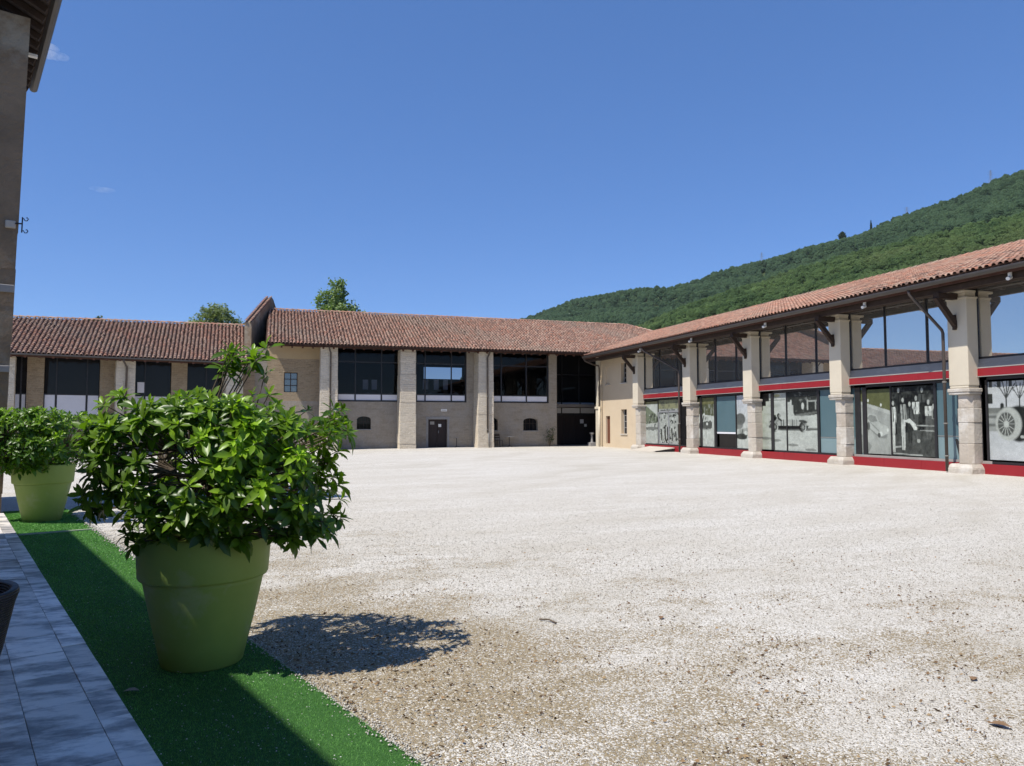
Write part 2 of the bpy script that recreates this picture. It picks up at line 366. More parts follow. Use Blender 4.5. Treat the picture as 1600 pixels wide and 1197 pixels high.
MT['turf_base'] = pmat('turf_backing', (.03, .09, .02), (.05, .13, .032), 60, .8, None, bumps=.6, bscale=220, spec=.15)
mb = MB(tw); mb.box(.84, 1.81, -3, 12.60, -.02, .014); mb.box(.85, 1.80, 12.66, 16.2, -.02, .012)
tb = mb.build('turf_strip', 'turf_base', kind='structure')
mb = MB(tw); mb.box(.86, 1.82, 12.59, 12.65, .0, .03)
tag(mb.build('turf_seam', pmat('pale_seam_tape', (.34, .38, .26), (.28, .33, .22), 8, .7, None, bumps=.2)), kind='structure')
def travertine():
    m, nt, b = new_mat('grey_travertine')
    oi = N(nt, 'ShaderNodeObjectInfo')
    g = nt.nodes.new('ShaderNodeNewGeometry'); mp = N(nt, 'ShaderNodeMapping'); mp.vector_type = 'POINT'
    mp.inputs['Rotation'].default_value = (0, 0, -TT); mp.inputs['Scale'].default_value = (1.6, 3.4, 1)
    ad = N(nt, 'ShaderNodeVectorMath'); ad.operation = 'ADD'; cb = N(nt, 'ShaderNodeCombineXYZ')
    nt.links.new(mth(nt, 'MULTIPLY', oi.outputs['Random'], 37.0), cb.inputs[2])
    nt.links.new(g.outputs['Position'], mp.inputs[0]); nt.links.new(mp.outputs[0], ad.inputs[0]); nt.links.new(cb.outputs[0], ad.inputs[1])
    v = ad.outputs[0]
    col = mix(nt, ramp(nt, noise(nt, v, 1.6, 6, .66), .41, .57), (.27, .255, .24), (.95, .88, .80))
    col = mix(nt, ramp(nt, noise(nt, v, 5, 6, .7), .5, .75, 0, .6), col, (.62, .61, .60))
    hs = N(nt, 'ShaderNodeHueSaturation'); nt.links.new(col, hs.inputs['Color']); nt.links.new(ramp(nt, oi.outputs['Random'], 0, 1, .6, 1.12), hs.inputs['Value'])
    nt.links.new(hs.outputs[0], b.inputs['Base Color']); b.inputs['Roughness'].default_value = .42
    bump(nt, b, noise(nt, pos(nt), 35, 5), .25, .006)
    return m
MT['paver'] = travertine()
MT['grout'] = pmat('grey_grout', (.24, .24, .24), (.18, .18, .18), 10, .9, None, bumps=.2)
mb = MB(tw); mb.box(-6, .825, -6, 15.7, -.1, .022); pav = mb.build('pavement', 'grout', kind='structure')
def slab(n0, n1, a0, a1):
    g = .0016; vs = []
    h = .034 + random.uniform(-.002, .003); b = .0015
    for ins, z in ((0, 0.0), (0, h-b), (b, h)):
        for x, y in ((n0+g+ins, a0+g+ins), (n1-g-ins, a0+g+ins), (n1-g-ins, a1-g-ins), (n0+g+ins, a1-g-ins)): vs.append(tw(x, y, z))
    fs = [(8, 9, 10, 11)] + [[k*4+i, k*4+(i+1) % 4, (k+1)*4+(i+1) % 4, (k+1)*4+i] for k in (0, 1) for i in range(4)]
    link(np_mesh('paving_stone', vs, [list(f) for f in fs], MT['paver']), 'paving_stone', pav)
al = 1.6
while al < 15.6:
    L = random.uniform(.45, .85); slab(.69, .84, al, min(al+L, 15.7)); al += L
for n0, n1, off in ((.38, .69, 0), (.07, .38, .22), (-.24, .07, .1), (-.56, -.24, .3)):
    al = 1.4 + off
    while al < 15.5:
        L = random.uniform(.36, .62); slab(n0, n1, al, min(al+L, 15.7)); al += L

# ---------------------------------------------------------------- roofs of half-round tiles
TILE_PAL = np.array([(.35, .205, .15), (.29, .17, .125), (.40, .255, .19), (.25, .145, .11), (.43, .30, .23), (.33, .21, .16), (.17, .115, .095), (.39, .185, .125)])
NSEG = 5
TH_A = np.linspace(0, math.pi, NSEG+1)
def tile_frames(e0, e1, r0, r1, pitch, row, keep=None):
    """positions and axes of cover tiles on the bilinear roof face eave e0-e1, ridge r0-r1"""
    e0, e1, r0, r1 = [np.array(p, float) for p in (e0, e1, r0, r1)]
    nu = int(np.linalg.norm(e1-e0)/pitch); nv = int(np.linalg.norm(((r0-e0)+(r1-e1))/2)/row)
    U, Vv = np.meshgrid((np.arange(nu)+.5)/nu, np.arange(nv)/nv, indexing='ij'); U = U.ravel(); Vv = Vv.ravel()
    U = U + RNG.normal(0, .06, len(U))/nu
    P = (1-U)[:, None]*((1-Vv)[:, None]*e0 + Vv[:, None]*r0) + U[:, None]*((1-Vv)[:, None]*e1 + Vv[:, None]*r1)
    eu = ((1-Vv)[:, None]*(e1-e0) + Vv[:, None]*(r1-r0)); eu /= np.linalg.norm(eu, axis=1)[:, None]
    ev = ((1-U)[:, None]*(r0-e0) + U[:, None]*(r1-e1)); ev /= np.linalg.norm(ev, axis=1)[:, None]
    k = np.ones(len(P), bool) if keep is None else keep(P)
    P, eu, ev = P[k], eu[k], ev[k]
    yaw = RNG.normal(0, .025, len(P))[:, None]; ev2 = ev*np.cos(yaw) + eu*np.sin(yaw); eu2 = eu*np.cos(yaw) - ev*np.sin(yaw)
    n = np.cross(eu2, ev2); n /= np.linalg.norm(n, axis=1)[:, None]
    n = np.where(n[:, 2:3] < 0, -n, n)
    return P, eu2, ev2, n
def tile_local(row):
    L = []
    for v, r, z in ((-.05, .090, .050), (row+.05, .070, .014)):
        for t in TH_A: L.append((math.cos(t)*r, v, math.sin(t)*r*.95 + z - .02))
    # thickness at the lower end
    for t in TH_A: L.append((math.cos(t)*.072, -.05, math.sin(t)*.068 + .03))
    F = [(k, k+1, NSEG+1+k+1, NSEG+1+k) for k in range(NSEG)] + [(k+1, k, 2*(NSEG+1)+k, 2*(NSEG+1)+k+1) for k in range(NSEG)]
    return np.array(L), np.array(F)
def tile_cols(P):
    n = len(P)
    c = TILE_PAL[RNG.integers(0, len(TILE_PAL), n)]*.6+TILE_PAL.mean(0)*.4
    blotch = .5+.5*np.sin(P[:, 0]*.7+P[:, 2]*2.1+1.3)*np.sin(P[:, 1]*.9-P[:, 2]*1.1+P[:, 0]*.23)
    grey = np.array([.27, .225, .18]); w = np.clip((blotch-.45)*1.1, 0, .6)[:, None]*RNG.uniform(.3, 1, n)[:, None]
    return c*(1-w)+grey*w
def tiles_mesh(name, fr, row, off, cols=None, mat='tile'):
    P, eu, ev, n = fr; L, F = tile_local(row); k = len(L)
    V = P[:, None, :] + L[None, :, 0:1]*eu[:, None] + L[None, :, 1:2]*ev[:, None] + L[None, :, 2:3]*n[:, None] - off
    FF = (np.arange(len(P))[:, None, None]*k + F[None]).reshape(-1, 4)
    c = tile_cols(P) if cols is None else cols
    return np_mesh(name, V.reshape(-1, 3), FF, MT[mat], np.repeat(c, k, 0), smooth=False)
def cap_frames(p, q, step):
    p, q = np.array(p, float), np.array(q, float); L = np.linalg.norm(q-p); n = max(1, int(L/step))
    d = (q-p)/L; P = p + np.arange(n)[:, None]*d*L/n
    u = np.cross(d, (0, 0, 1)); u /= np.linalg.norm(u); nn = np.cross(u, d)
    return P, np.repeat(u[None], n, 0), np.repeat(d[None], n, 0), np.repeat(nn[None], n, 0)
PITCH_T, ROW = .215, .34

# =============================================================== MAIN HALL (far side of the yard)
EY, EZ, RY, RZ = 46.40, 6.43, 53.6, 9.50          # eave and ridge of the main hall roof
sm = (RZ-EZ)/(RY-EY)
WEX, WEZ, WRX, WRZ = 20.0, 6.20, 28.0, 8.72       # eave and ridge of the right wing
sw = (WRZ-WEZ)/(WRX-WEX)
hall = thing('stone_hall', 'long two storey stone hall with tall piers and dark upper windows across the yard', 'building', (8, 48.2, 0))
mb = MB()
ops = [(9.58, 10.86, -.5, 1.86), (4.92, 5.82, 1.22, 2.05), (13.45, 14.38, 1.12, 1.98), (16.22, 17.28, 1.10, 1.96), (.40, 1.22, 3.55, 4.80)]
wall_open(mb, -.6, 18.7, 48.2, 48.7, -.6, 3.0, [o for o in ops if o[3] < 3])
for x0, x1, zc in ((4.92, 5.82, 2.05), (13.45, 14.38, 1.98), (16.22, 17.28, 1.96)):      # arch shoulders
    w = x1-x0; h = .2
    for sgn in (0, 1):
        arc = [((x0+w*t if not sgn else x1-w*t), zc-h+h*math.sin(math.acos(1-2*t)) if t < .5 else zc) for t in (0, .06, .14, .25, .38, .5)]
        pts = [((x0 if not sgn else x1), zc)] + arc
        mb.prism(pts if sgn else pts[::-1], 'y', 48.202, 48.60)
mb.build('wall', 'wall', hall)
mb = MB(); wall_open(mb, -.6, 3.62, 48.2, 48.7, 3.0, 6.55, [(.40, 1.22, 3.55, 4.80)]); mb.build('upper_wall', 'wall_tan', hall)
mb = MB(); mb.box(-.6, 2.55, 48.185, 48.2, 5.66, 6.5); mb.build('plaster_band', 'plaster_tan', hall)
mb = MB()
for x0, x1 in ((7.62, 8.72), (12.18, 13.95), (18.1, 18.7)): MB().box(x0, x1, 48.2, 48.7, 3.0, 6.55).build('upper_pier_wall', 'wall', hall)
mb = MB(); mb.box(-.6, 34, 48.3, 60, 2.75, 2.95); mb.build('upper_floor', 'floor_in', hall)
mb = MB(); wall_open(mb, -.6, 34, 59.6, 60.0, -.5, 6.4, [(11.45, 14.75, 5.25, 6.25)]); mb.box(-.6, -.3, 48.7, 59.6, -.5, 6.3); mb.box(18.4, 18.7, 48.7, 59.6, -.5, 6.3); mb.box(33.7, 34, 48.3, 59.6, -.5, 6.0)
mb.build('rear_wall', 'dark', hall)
# roof: deck, tiles, ridge
roof = MB()
HX = 26.9                                        # ridge end, then a hip
bk = 60.8
roof.add([(-.7, EY, EZ), (HX+RY-EY, EY, EZ), (HX, RY, RZ), (-.7, RY, RZ), (-.7, bk, EZ), (HX+RY-EY, bk, EZ),
          (-.7, EY, EZ-.1), (HX+RY-EY, EY, EZ-.1), (HX, RY, RZ-.1), (-.7, RY, RZ-.1), (-.7, bk, EZ-.1), (HX+RY-EY, bk, EZ-.1)],
         [(0, 1, 2, 3), (3, 2, 5, 4), (1, 5, 2), (6, 9, 8, 7), (9, 10, 11, 8), (7, 8, 11), (0, 6, 7, 1), (4, 5, 11, 10), (0, 3, 9, 6), (3, 4, 10, 9), (1, 7, 11, 5)])
hroof = roof.build('roof', 'deck', hall)
def keep_main(P): return (P[:, 0]-HX < RY-P[:, 1]-.05) & ~((P[:, 0] > WEX) & (P[:, 2] < WEZ+(P[:, 0]-WEX)*sw-.12))
fr = tile_frames((-.65, EY, EZ+.01), (HX+RY-EY, EY, EZ+.01), (-.65, RY, RZ+.01), (HX+RY-EY, RY, RZ+.01), PITCH_T, ROW, keep_main)
link(tiles_mesh('roof_tiles', fr, ROW, BASE[hroof.name]), 'roof_tiles', hroof, 'stuff')
P1 = [cap_frames((-.6, RY, RZ+.05), (HX, RY, RZ+.05), .38), cap_frames((HX, RY, RZ+.05), (HX+2.6, RY-2.6, RZ+.05-2.6*sm), .38)]
fr = [np.concatenate([a, b]) for a, b in zip(*P1)]
link(tiles_mesh('ridge_tiles', fr, .38, BASE[hroof.name]), 'ridge_tiles', hroof, 'stuff')
mb = MB()
mb.box(-.65, 21.0, 46.98, 47.16, 6.33, 6.47); mb.box(-.65, 18.7, 48.05, 48.19, 6.5, 6.72)
mb.build('eave_beam', 'wood_red', hall)
mb = MB()
x = -.4
while x < 21.5:
    mb.bar((x, 46.78, EZ-.17), (x, 48.6, EZ-.17+1.82*sm), .11, .13); x += .62
mb.build('rafters', 'wood_red', hall, kind='stuff')
mb = MB(); mb.tube([(-.7, 46.66, 6.44), (20.5, 46.66, 6.44)], .055, 8); mb.build('gutter', 'gutter', hall)
for x0, x1 in ((2.55, 3.58), (7.53, 8.50), (12.70, 13.71)):
    p = MB()
    zs = [-.3]; 
    while zs[-1] < 6.2: zs.append(min(6.36, zs[-1]+random.uniform(.5, .9)))
    for k in range(len(zs)-1):
        j0, j1, j2 = [random.uniform(-.012, .012) for _ in range(3)]; t = .05*(1-zs[k]/6.4)
        p.box(x0-t+j0, x1+t+j1, 47.0-t+j2, 48.2, zs[k], zs[k+1])
    p.build('pier', 'pier', hall, bevel=.02)
def downpipe(pts, r, mat, parent, brk=()):
    d = MB().tube(pts, r, 8).build('downpipe', mat, parent, smooth=True)
    for z in brk:
        x, y = pts[-1][0], pts[-1][1]; m = MB(); m.lathe([(0, -.02), (r+.018, -.02), (r+.018, .02), (0, .02)], (x, y, z), 10); m.build('clamp', 'pipe_light', d)
downpipe([(3.02, 46.66, 6.42), (3.05, 46.75, 6.25), (3.15, 46.90, 6.0), (3.15, 46.90, .1)], .05, 'pipe', hall, (1.5, 3.4, 5.2))
downpipe([(13.40, 46.66, 6.42), (13.38, 46.75, 6.25), (13.28, 46.90, 5.95), (13.30, 46.90, 1.0)], .06, 'pipe', hall, (1.2, 3.4, 5.2))
downpipe([(13.34, 46.90, 1.0), (13.42, 46.90, .0)], .05, 'pipe_light', hall)
# upper glazing
def hall_window(x0, x1, mulls, hbar, pan=True, bottom=3.0, top=6.5, split=3.5):
    w = MB()
    w.box(x0, x1, 48.2, 48.34, bottom, bottom+.09); w.box(x0, x1, 48.22, 48.34, top-.1, top); w.box(x0, x0+.07, 48.22, 48.34, bottom+.09, top-.1); w.box(x1-.07, x1, 48.22, 48.34, bottom+.09, top-.1)
    w.box(x0+.07, x1-.07, 48.24, 48.33, split-.03, split+.03)
    o = w.build('window', 'black', hall)
    m = MB(); xs = [x0+.07]+mulls+[x1-.07]
    for q in mulls: m.box(q-.045, q+.045, 48.225, 48.335, bottom+.09, split-.03); m.box(q-.035, q+.035, 48.235, 48.335, split+.03, top-.1)
    for a, b in zip(xs[:-1], xs[1:]): m.box(a+.045, b-.045, 48.245, 48.325, hbar-.035, hbar+.035)
    m.build('mullion', 'black', o)
    for a, b in zip(xs[:-1], xs[1:]):
        s = MB(); s.box(a+.05, b-.05, 48.255, 48.275, bottom+.1, split-.04); s.build('panel', 'white', o)
        s = MB(); s.add([(a+.03, 48.30, split+.02), (b-.03, 48.30, split+.02), (b-.03, 48.30, top-.08), (a+.03, 48.30, top-.08)], [(0, 1, 2, 3)]); s.build('pane', 'glass_hall', o)
hall_window(3.62, 7.62, [4.8, 6.48], 5.57)
hall_window(8.72, 12.18, [9.36, 11.14], 5.57)
hall_window(13.95, 18.10, [14.65, 16.46], 5.55)
# display boards and a vitrine standing inside the hall
m = MB()
for x0, x1, z0, z1 in ((5.45, 5.80, 3.86, 4.52), (6.03, 6.39, 3.86, 4.52), (9.50, 9.63, 3.92, 4.58), (9.72, 9.88, 3.92, 4.58), (10.26, 10.60, 3.92, 4.60), (10.92, 11.25, 3.92, 4.62)): MB().box(x0, x1, 49.8, 49.84, z0, z1).build('display_board', 'white', hall)
m = MB()
for cx_, r in ((7.25, .2), (11.72, .24), (5.75, .2), (9.95, .22)): m.lathe([(0, -.04), (r, -.04), (r, .04), (0, .04)], (0, 0, 0), 16) if False else m.tube([(cx_, 49.4, 2.95+r+.3), (cx_, 49.5, 2.95+r+.3)], r, 16)
m.build('exhibit_wheels', 'stone_grey', hall, kind='stuff'); MB().box(5.6, 7.4, 49.5, 50.4, 3.3, 3.62).build('exhibit', 'stone_grey', hall); MB().box(9.8, 11.8, 49.5, 50.4, 3.32, 3.64).build('exhibit', 'stone_grey', hall)
# little windows and doors
def arch_window(x0, x1, z0, z1, lat=True):
    w = MB(); w.box(x0, x1, 48.52, 48.56, z0, z1); o = w.build('window', 'glass_dark', hall)
    g = MB()
    for t in (.25, .5, .75): g.box(x0+(x1-x0)*t-.012, x0+(x1-x0)*t+.012, 48.45, 48.474, z0, z1)
    g.box(x0, x1, 48.48, 48.5, z0+(z1-z0)*.55, z0+(z1-z0)*.55+.03); g.build('grille', 'rust', o)
    g = MB(); g.box(x0-.03, x1+.03, 48.14, 48.46, z0-.07, z0-.003); g.build('sill', 'stone_grey', o)
for q in ((4.92, 5.82, 1.22, 2.05), (13.45, 14.38, 1.12, 1.98), (16.22, 17.28, 1.10, 1.96)): arch_window(*q)
w = MB(); w.box(.40, 1.22, 48.42, 48.45, 3.55, 4.80); o = w.build('window', 'glass_soft', hall)
g = MB(); g.box(.78, .83, 48.38, 48.418, 3.55, 4.8); g.box(.40, .45, 48.385, 48.418, 3.55, 4.8); g.box(1.17, 1.22, 48.385, 48.418, 3.55, 4.8)
for z in (3.55, 3.96, 4.36, 4.75): g.box(.40, 1.22, 48.39, 48.417, z, z+.045)
g.build('frame', 'wood', o)
d = MB(); d.box(9.58, 10.21, 48.40, 48.46, -.02, 1.85); d.box(10.225, 10.86, 48.40, 48.46, -.02, 1.85); dr = d.build('door', 'door', hall, bevel=.01)
d = MB(); d.tube([(10.30, 48.34, .95), (10.30, 48.34, 1.12)], .014, 6); d.build('handle', 'grey_metal', dr)
d = MB(); d.box(9.74, 10.02, 48.385, 48.395, 1.52, 1.72); d.build('notice', 'zinc', dr)
d = MB(); d.box(10.30, 10.49, 48.385, 48.395, 1.36, 1.55); d.build('notice', 'white_paint', dr)
d = MB(); d.box(9.42, 11.02, 48.165, 48.35, 1.87, 2.03); d.box(9.44, 9.575, 48.17, 48.35, -.1, 1.868); d.box(10.865, 11.0, 48.17, 48.35, -.1, 1.868); d.build('door_surround', 'stone_grey', hall)
d = MB(); d.box(10.43, 10.83, 48.17, 48.198, 2.40, 2.55); sg = d.build('sign_plate', 'white_paint', hall)
d = MB(); d.box(10.47, 10.79, 48.163, 48.169, 2.455, 2.495); d.build('sign_lettering', 'stone_grey', sg)
# passage with the big gate at the right end
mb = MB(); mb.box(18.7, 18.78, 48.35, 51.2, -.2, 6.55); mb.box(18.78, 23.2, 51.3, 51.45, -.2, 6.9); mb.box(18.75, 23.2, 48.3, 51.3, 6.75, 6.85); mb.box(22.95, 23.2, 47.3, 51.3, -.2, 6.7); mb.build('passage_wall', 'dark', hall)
g = MB()
for k in range(10):
    x0 = 18.80+k*.415; g.box(x0, x0+.405, 51.2+.012*(k % 2), 51.28, -.05, 2.2)
gt = g.build('gate', 'door', hall)
g = MB(); g.box(20.4, 20.44, 51.15, 51.19, 0, 2.2); g.box(18.8, 22.9, 51.16, 51.195, 2.2, 2.3); g.build('gate_frame', 'black', gt)
g = MB(); g.box(21.72, 22.0, 51.165, 51.19, 1.6, 1.9); g.build('notice', 'white', gt)
g = MB(); g.box(22.06, 22.25, 51.165, 51.19, 1.35, 1.55); g.build('notice', 'white_paint', gt)
for a, b in ((18.85, 20.2), (20.3, 21.7), (21.8, 22.9)):
    g = MB(); g.box(a, b, 51.2, 51.26, 2.36, 3.15); g.build('gate_panel', 'white', hall)
g = MB(); g.add([(18.8, 51.22, 3.2), (22.93, 51.22, 3.2), (22.93, 51.22, 6.7), (18.8, 51.22, 6.7)], [(0, 1, 2, 3)]); gp = g.build('window', 'glass_dark', hall)
for q in (20.22, 21.6): MB().box(q, q+.08, 51.12, 51.2, 3.2, 6.7).build('mullion', 'black', gp)
MB().box(18.8, 22.9, 51.13, 51.205, 5.2, 5.28).build('transom', 'black', gp)

# =============================================================== LEFT LOWER HALL (turned a little towards us)
LA = rad(14.06); LUX = np.array([math.cos(LA), math.sin(LA)]); LUY = np.array([-math.sin(LA), math.cos(LA)]); LO = np.array([-2.2, 48.0])
def lf(u, v, z): p = LO+LUX*u+LUY*v; return (p[0], p[1], z)
low = thing('low_hall', 'lower stone hall with tiled roof behind the green pots, left of the brick parapet', 'building', lf(-9, 0, -.2))
UL = -28.0; LE = 5.20
MB(lf).box(UL, .9, 0, .5, -.7, 1.95).build('wall', 'wall', low)
for a_, b_ in ((-10.89, -10.11), (-7.48, -6.69), (-3.83, -2.97), (-.81, .9), (-13.6, -12.9), (-16.6, -15.8), (-20, -19.2), (-24, -23.2), (UL, -27)):
    MB(lf).box(a_, b_, -.06, .5, 1.95, 5.6).build('wall_pier', 'wall_tan', low)
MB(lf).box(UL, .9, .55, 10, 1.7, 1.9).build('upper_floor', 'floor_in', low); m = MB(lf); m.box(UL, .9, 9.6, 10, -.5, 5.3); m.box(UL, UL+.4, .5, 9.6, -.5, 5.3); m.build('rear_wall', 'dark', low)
LE0, LE1, LR0, LR1 = np.array(lf(UL, -1.8, LE)), np.array(lf(.1, -1.8, LE)), np.array(lf(UL-.3, 5.2, 7.35)), np.array(lf(1.5, 5.2, 8.26))
LB0, LB1 = np.array(lf(UL, 12, 5.0)), np.array(lf(2.2, 12, 5.3)); dn = np.array([0, 0, -.1])
roof = MB(); gv, gf = [], []
for a_ in np.linspace(0, 1, 25):
    for b_ in np.linspace(0, 1, 7): gv.append((1-b_)*((1-a_)*LE0+a_*LE1)+b_*((1-a_)*LR0+a_*LR1))
for a_ in range(24):
    for b_ in range(6): q_ = a_*7+b_; gf.append((q_, q_+7, q_+8, q_+1))
roof.add(gv, gf); roof.add([LR0, LR1, LB1, LB0], [(0, 1, 2, 3)]); roof.add([p+dn for p in (LE0, LE1, LR1, LR0, LB0, LB1)], [(3, 2, 1, 0), (4, 5, 2, 3)]); roof.add([LE0, LE1, LE1+dn, LE0+dn], [(0, 3, 2, 1)])
lroof = roof.build('roof', 'deck', low); up = np.array([0, 0, .01])
fr = tile_frames(LE0+up, LE1+up, LR0+up, LR1+up, PITCH_T, ROW)
link(tiles_mesh('roof_tiles', fr, ROW, BASE[lroof.name]), 'roof_tiles', lroof, 'stuff')
fr = cap_frames(LR0+up*5, LR1+up*5, .38); link(tiles_mesh('ridge_tiles', fr, .38, BASE[lroof.name]), 'ridge_tiles', lroof, 'stuff')
MB(lf).box(UL, .1, -1.25, -1.08, 5.08, 5.24).build('eave_beam', 'wood_red', low)
mb = MB(); u_ = UL+.3
while u_ < .1: mb.bar(lf(u_, -1.72, LE-.15), lf(u_, .2, LE-.15+1.92*.42), .11, .12); u_ += .62
mb.build('rafters', 'wood_red', low, kind='stuff')
MB().tube([lf(UL, -1.86, LE-.05), lf(.1, -1.86, LE-.05)], .05, 8).build('gutter', 'gutter', low)
for x0, x1 in ((-12.33, -11.37), (-6.75, -5.80), (-1.01, -.03), (-18.0, -17.1), (-23, -22.1)):
    p = MB(lf); zs = [-.5]
    while zs[-1] < 5.0: zs.append(min(5.07, zs[-1]+random.uniform(.5, .9)))
    for k in range(len(zs)-1):
        j0, j1, j2 = [random.uniform(-.012, .012) for _ in range(3)]; p.box(x0+j0, x1+j1, -1.2+j2, -.0, zs[k], zs[k+1])
    p.build('pier', 'pier', low, bevel=.02)
downpipe([lf(-6.45, -1.86, 5.12), lf(-6.43, -1.75, 4.98), lf(-6.25, -1.32, 4.72), lf(-6.27, -1.3, .0)], .055, 'pipe', low, (1.6, 3.6))
def low_window(x0, x1, mulls, pb=1.95, pt=3.18):
    top = 5.75
    w = MB(lf); w.box(x0, x1, .10, .16, pt-.03, pt+.03); w.box(x0, x0+.05, .10, .16, pb, pt-.03); w.box(x1-.05, x1, .10, .16, pb, pt-.03); o = w.build('window', 'black', low)
    for q in mulls: m = MB(lf); m.box(q-.035, q+.035, .075, .17, pb, top); m.build('mullion', 'black', o)
    xs = [x0]+mulls+[x1]
    for a, b in zip(xs[:-1], xs[1:]):
        MB(lf).box(a+.05, b-.05, .11, .14, pb+.06, pt-.035).build('panel', 'white', o)
        MB(lf).add([(a+.03, .13, pt+.035), (b-.03, .13, pt+.035), (b-.03, .13, top), (a+.03, .13, top)], [(0, 1, 2, 3)]).build('pane', 'glass_dark', o)
low_window(-10.11, -7.48, [-9.54, -8.09]); low_window(-12.9, -10.89, [-11.15]); low_window(-6.69, -3.83, [-5.2]); low_window(-2.97, -.81, [-1.9])
low_window(-15.8, -13.6, [-14.7]); low_window(-19.2, -16.6, [-17.9]); low_window(-23.2, -20, [-21.5])
MB().tube([lf(-7.14, -.12, 1.05), lf(-7.12, -.12, 2.0)], .022, 6).build('wall_anchor', 'rust', low)
MB(lf).box(-5.60, -5.25, -.12, -.06, 3.35, 3.95).build('notice_board', 'white', low)
# parapet of the fire wall between both halls
PA, PB = np.array([-2.0, 48.66]), np.array([-.86, 54.2]); PD = (PB-PA)/np.linalg.norm(PB-PA); PN = np.array([PD[1], -PD[0]]); PLn = np.linalg.norm(PB-PA)
def pf_(a, n, z): p = PA+PD*a+PN*n; return (p[0], p[1], z)
mb = MB(pf_); W_ = .42
prof = [(0, 5.0), (0, 7.92), (PLn, 10.42), (PLn+.35, 10.42), (PLn+5.5, 8.0), (PLn+5.5, 5.0)]
n_ = len(prof); mb.add([(a, 0, z) for a, z in prof]+[(a, W_, z) for a, z in prof], [list(range(n_)), list(range(n_, 2*n_))[::-1]]+[[i, n_+i, n_+(i+1) % n_, (i+1) % n_] for i in range(n_)])
par = mb.build('parapet', 'tower', hall)
fr = cap_frames(pf_(-.05, W_/2, 7.96), pf_(PLn+.1, W_/2, 10.50), .36); P, u, d, nn = fr
fr = [np.concatenate([P+u*.14, P-u*.14]), np.concatenate([u, u]), np.concatenate([d, d]), np.concatenate([nn, nn])]
link(tiles_mesh('coping_tiles', fr, .36, BASE[par.name]), 'coping_tiles', par, 'stuff')
mb = MB(); mb.box(-2.0, -.6, 48.25, 48.75, -.5, 6.3); mb.build('joint_wall', 'wall', hall)

# =============================================================== RIGHT WING
wing = thing('arcade_wing', 'arcade wing with plastered pillars, red beams and printed shop windows on the right', 'building', (22.0, 27, 0))
XG = 21.42; KG = .967
def wf(x, y, z): return (x, y*KG, EYE+(z-EYE)*KG)
Y0, Y1 = 3.0, 46.3
PIL = [(1.1, 1.8), (6.75, 7.45), (12.3, 13.0), (17.8, 18.52), (23.33, 23.97), (29.0, 29.68), (34.35, 35.1), (40.3, 40.97)]
for n_, (a, b) in enumerate(PIL):
    A, B = 20.9, 21.36
    p = MB(); p.box(A, B, a, b, 2.80, 5.62); p.box(A-.0, B, a+.02, b-.02, 2.72, 2.80)
    po = p.build('pillar', 'pillar', wing, bevel=.025)
    p = MB(); p.box(A-.02, B+.02, a-.02, b+.02, 5.60, 5.66); p.box(A+.02, B, a+.05, b-.05, 5.66, 5.80); p.box(A-.16, B, a+.03, b-.03, 5.80, 5.875); p.build('cap', 'pillar', po, bevel=.012)
    p = MB(); p.box(A-.045, B+.1, a-.045, b+.045, 2.60, 2.72); p.box(A-.02, B+.08, a-.02, b+.02, 2.52, 2.60); p.build('capital', 'block', po, bevel=.025)
    zs = [.30, .95, 1.62, 2.08, 2.52] if n_ % 2 else [.30, .78, 1.45, 2.0, 2.52]
    for k in range(4):
        j = [random.uniform(-.014, .014) for _ in range(4)]
        q = MB(); x0_, x1_, y0_, y1_ = A+.06+j[0], B+.17+j[1], a+.01+j[2], b-.13+j[3]; c = .12
        q.prism([(x0_+c, y0_), (x1_, y0_), (x1_, y1_), (x0_+c, y1_), (x0_, y1_-c), (x0_, y0_+c)], 'z', zs[k]+.002, zs[k+1]-.002)
        q.build('stone_block', 'block2' if (k+n_) % 3 == 0 else 'block', po, bevel=.018)
    q = MB(); q.box(A-.11, B+.12, a-.11, b+.11, -.15, .17); q.box(A-.1, B+.11, a-.1, b+.1, .17, .30, .08, .08); q.build('plinth', 'block', po, bevel=.02)
    # bracket to the eave
    q = MB(); q.bar((A+.05, (a+b)/2+.05, 4.72), (20.12, (a+b)/2+.05, 5.66), .14, .17); q.bar((A-.01, (a+b)/2+.05, 4.62), (A-.01, (a+b)/2+.05, 5.1), .14, .1); q.build('brace', 'wood', wing)
    q = MB(); q.box(19.98+.12, A-.0, (a+b)/2-.07, (a+b)/2+.13, 5.60, 5.78); q.build('outrigger', 'wood', wing)
# roof
wr = MB()
dz = .1
wr.add([(WEX, Y0, WEZ), (WEX, Y1, WEZ), (22.0, Y1, WEZ+2*sw), (22.0, 53.4, WEZ+2*sw), (WRX, 53.4, WRZ), (WRX, Y0, WRZ), (36, Y0, WEZ), (36, 53.4, WEZ),
        (WEX, Y0, WEZ-dz), (WEX, Y1, WEZ-dz), (22.0, Y1, WEZ+2*sw-dz), (WRX, Y1, WRZ-dz), (WRX, Y0, WRZ-dz), (36, Y0, WEZ-dz), (22, 53.4, WEZ+2*sw-dz), (WRX, 53.4, WRZ-dz)],
       [(0, 5, 4, 3, 2, 1), (5, 6, 7, 4), (8, 9, 10, 11, 12), (10, 14, 15, 11), (0, 1, 9, 8), (1, 2, 10, 9), (0, 8, 12, 5), (6, 5, 12, 13)])
wroof = wr.build('roof', 'deck', wing)
def keep_wing(P):
    main = EZ + (P[:, 1]-EY)*sm
    bur = (P[:, 1] > EY) & (P[:, 2] < main-.12)
    return ~bur & ~((P[:, 1] > Y1) & (P[:, 0] < 22.0))
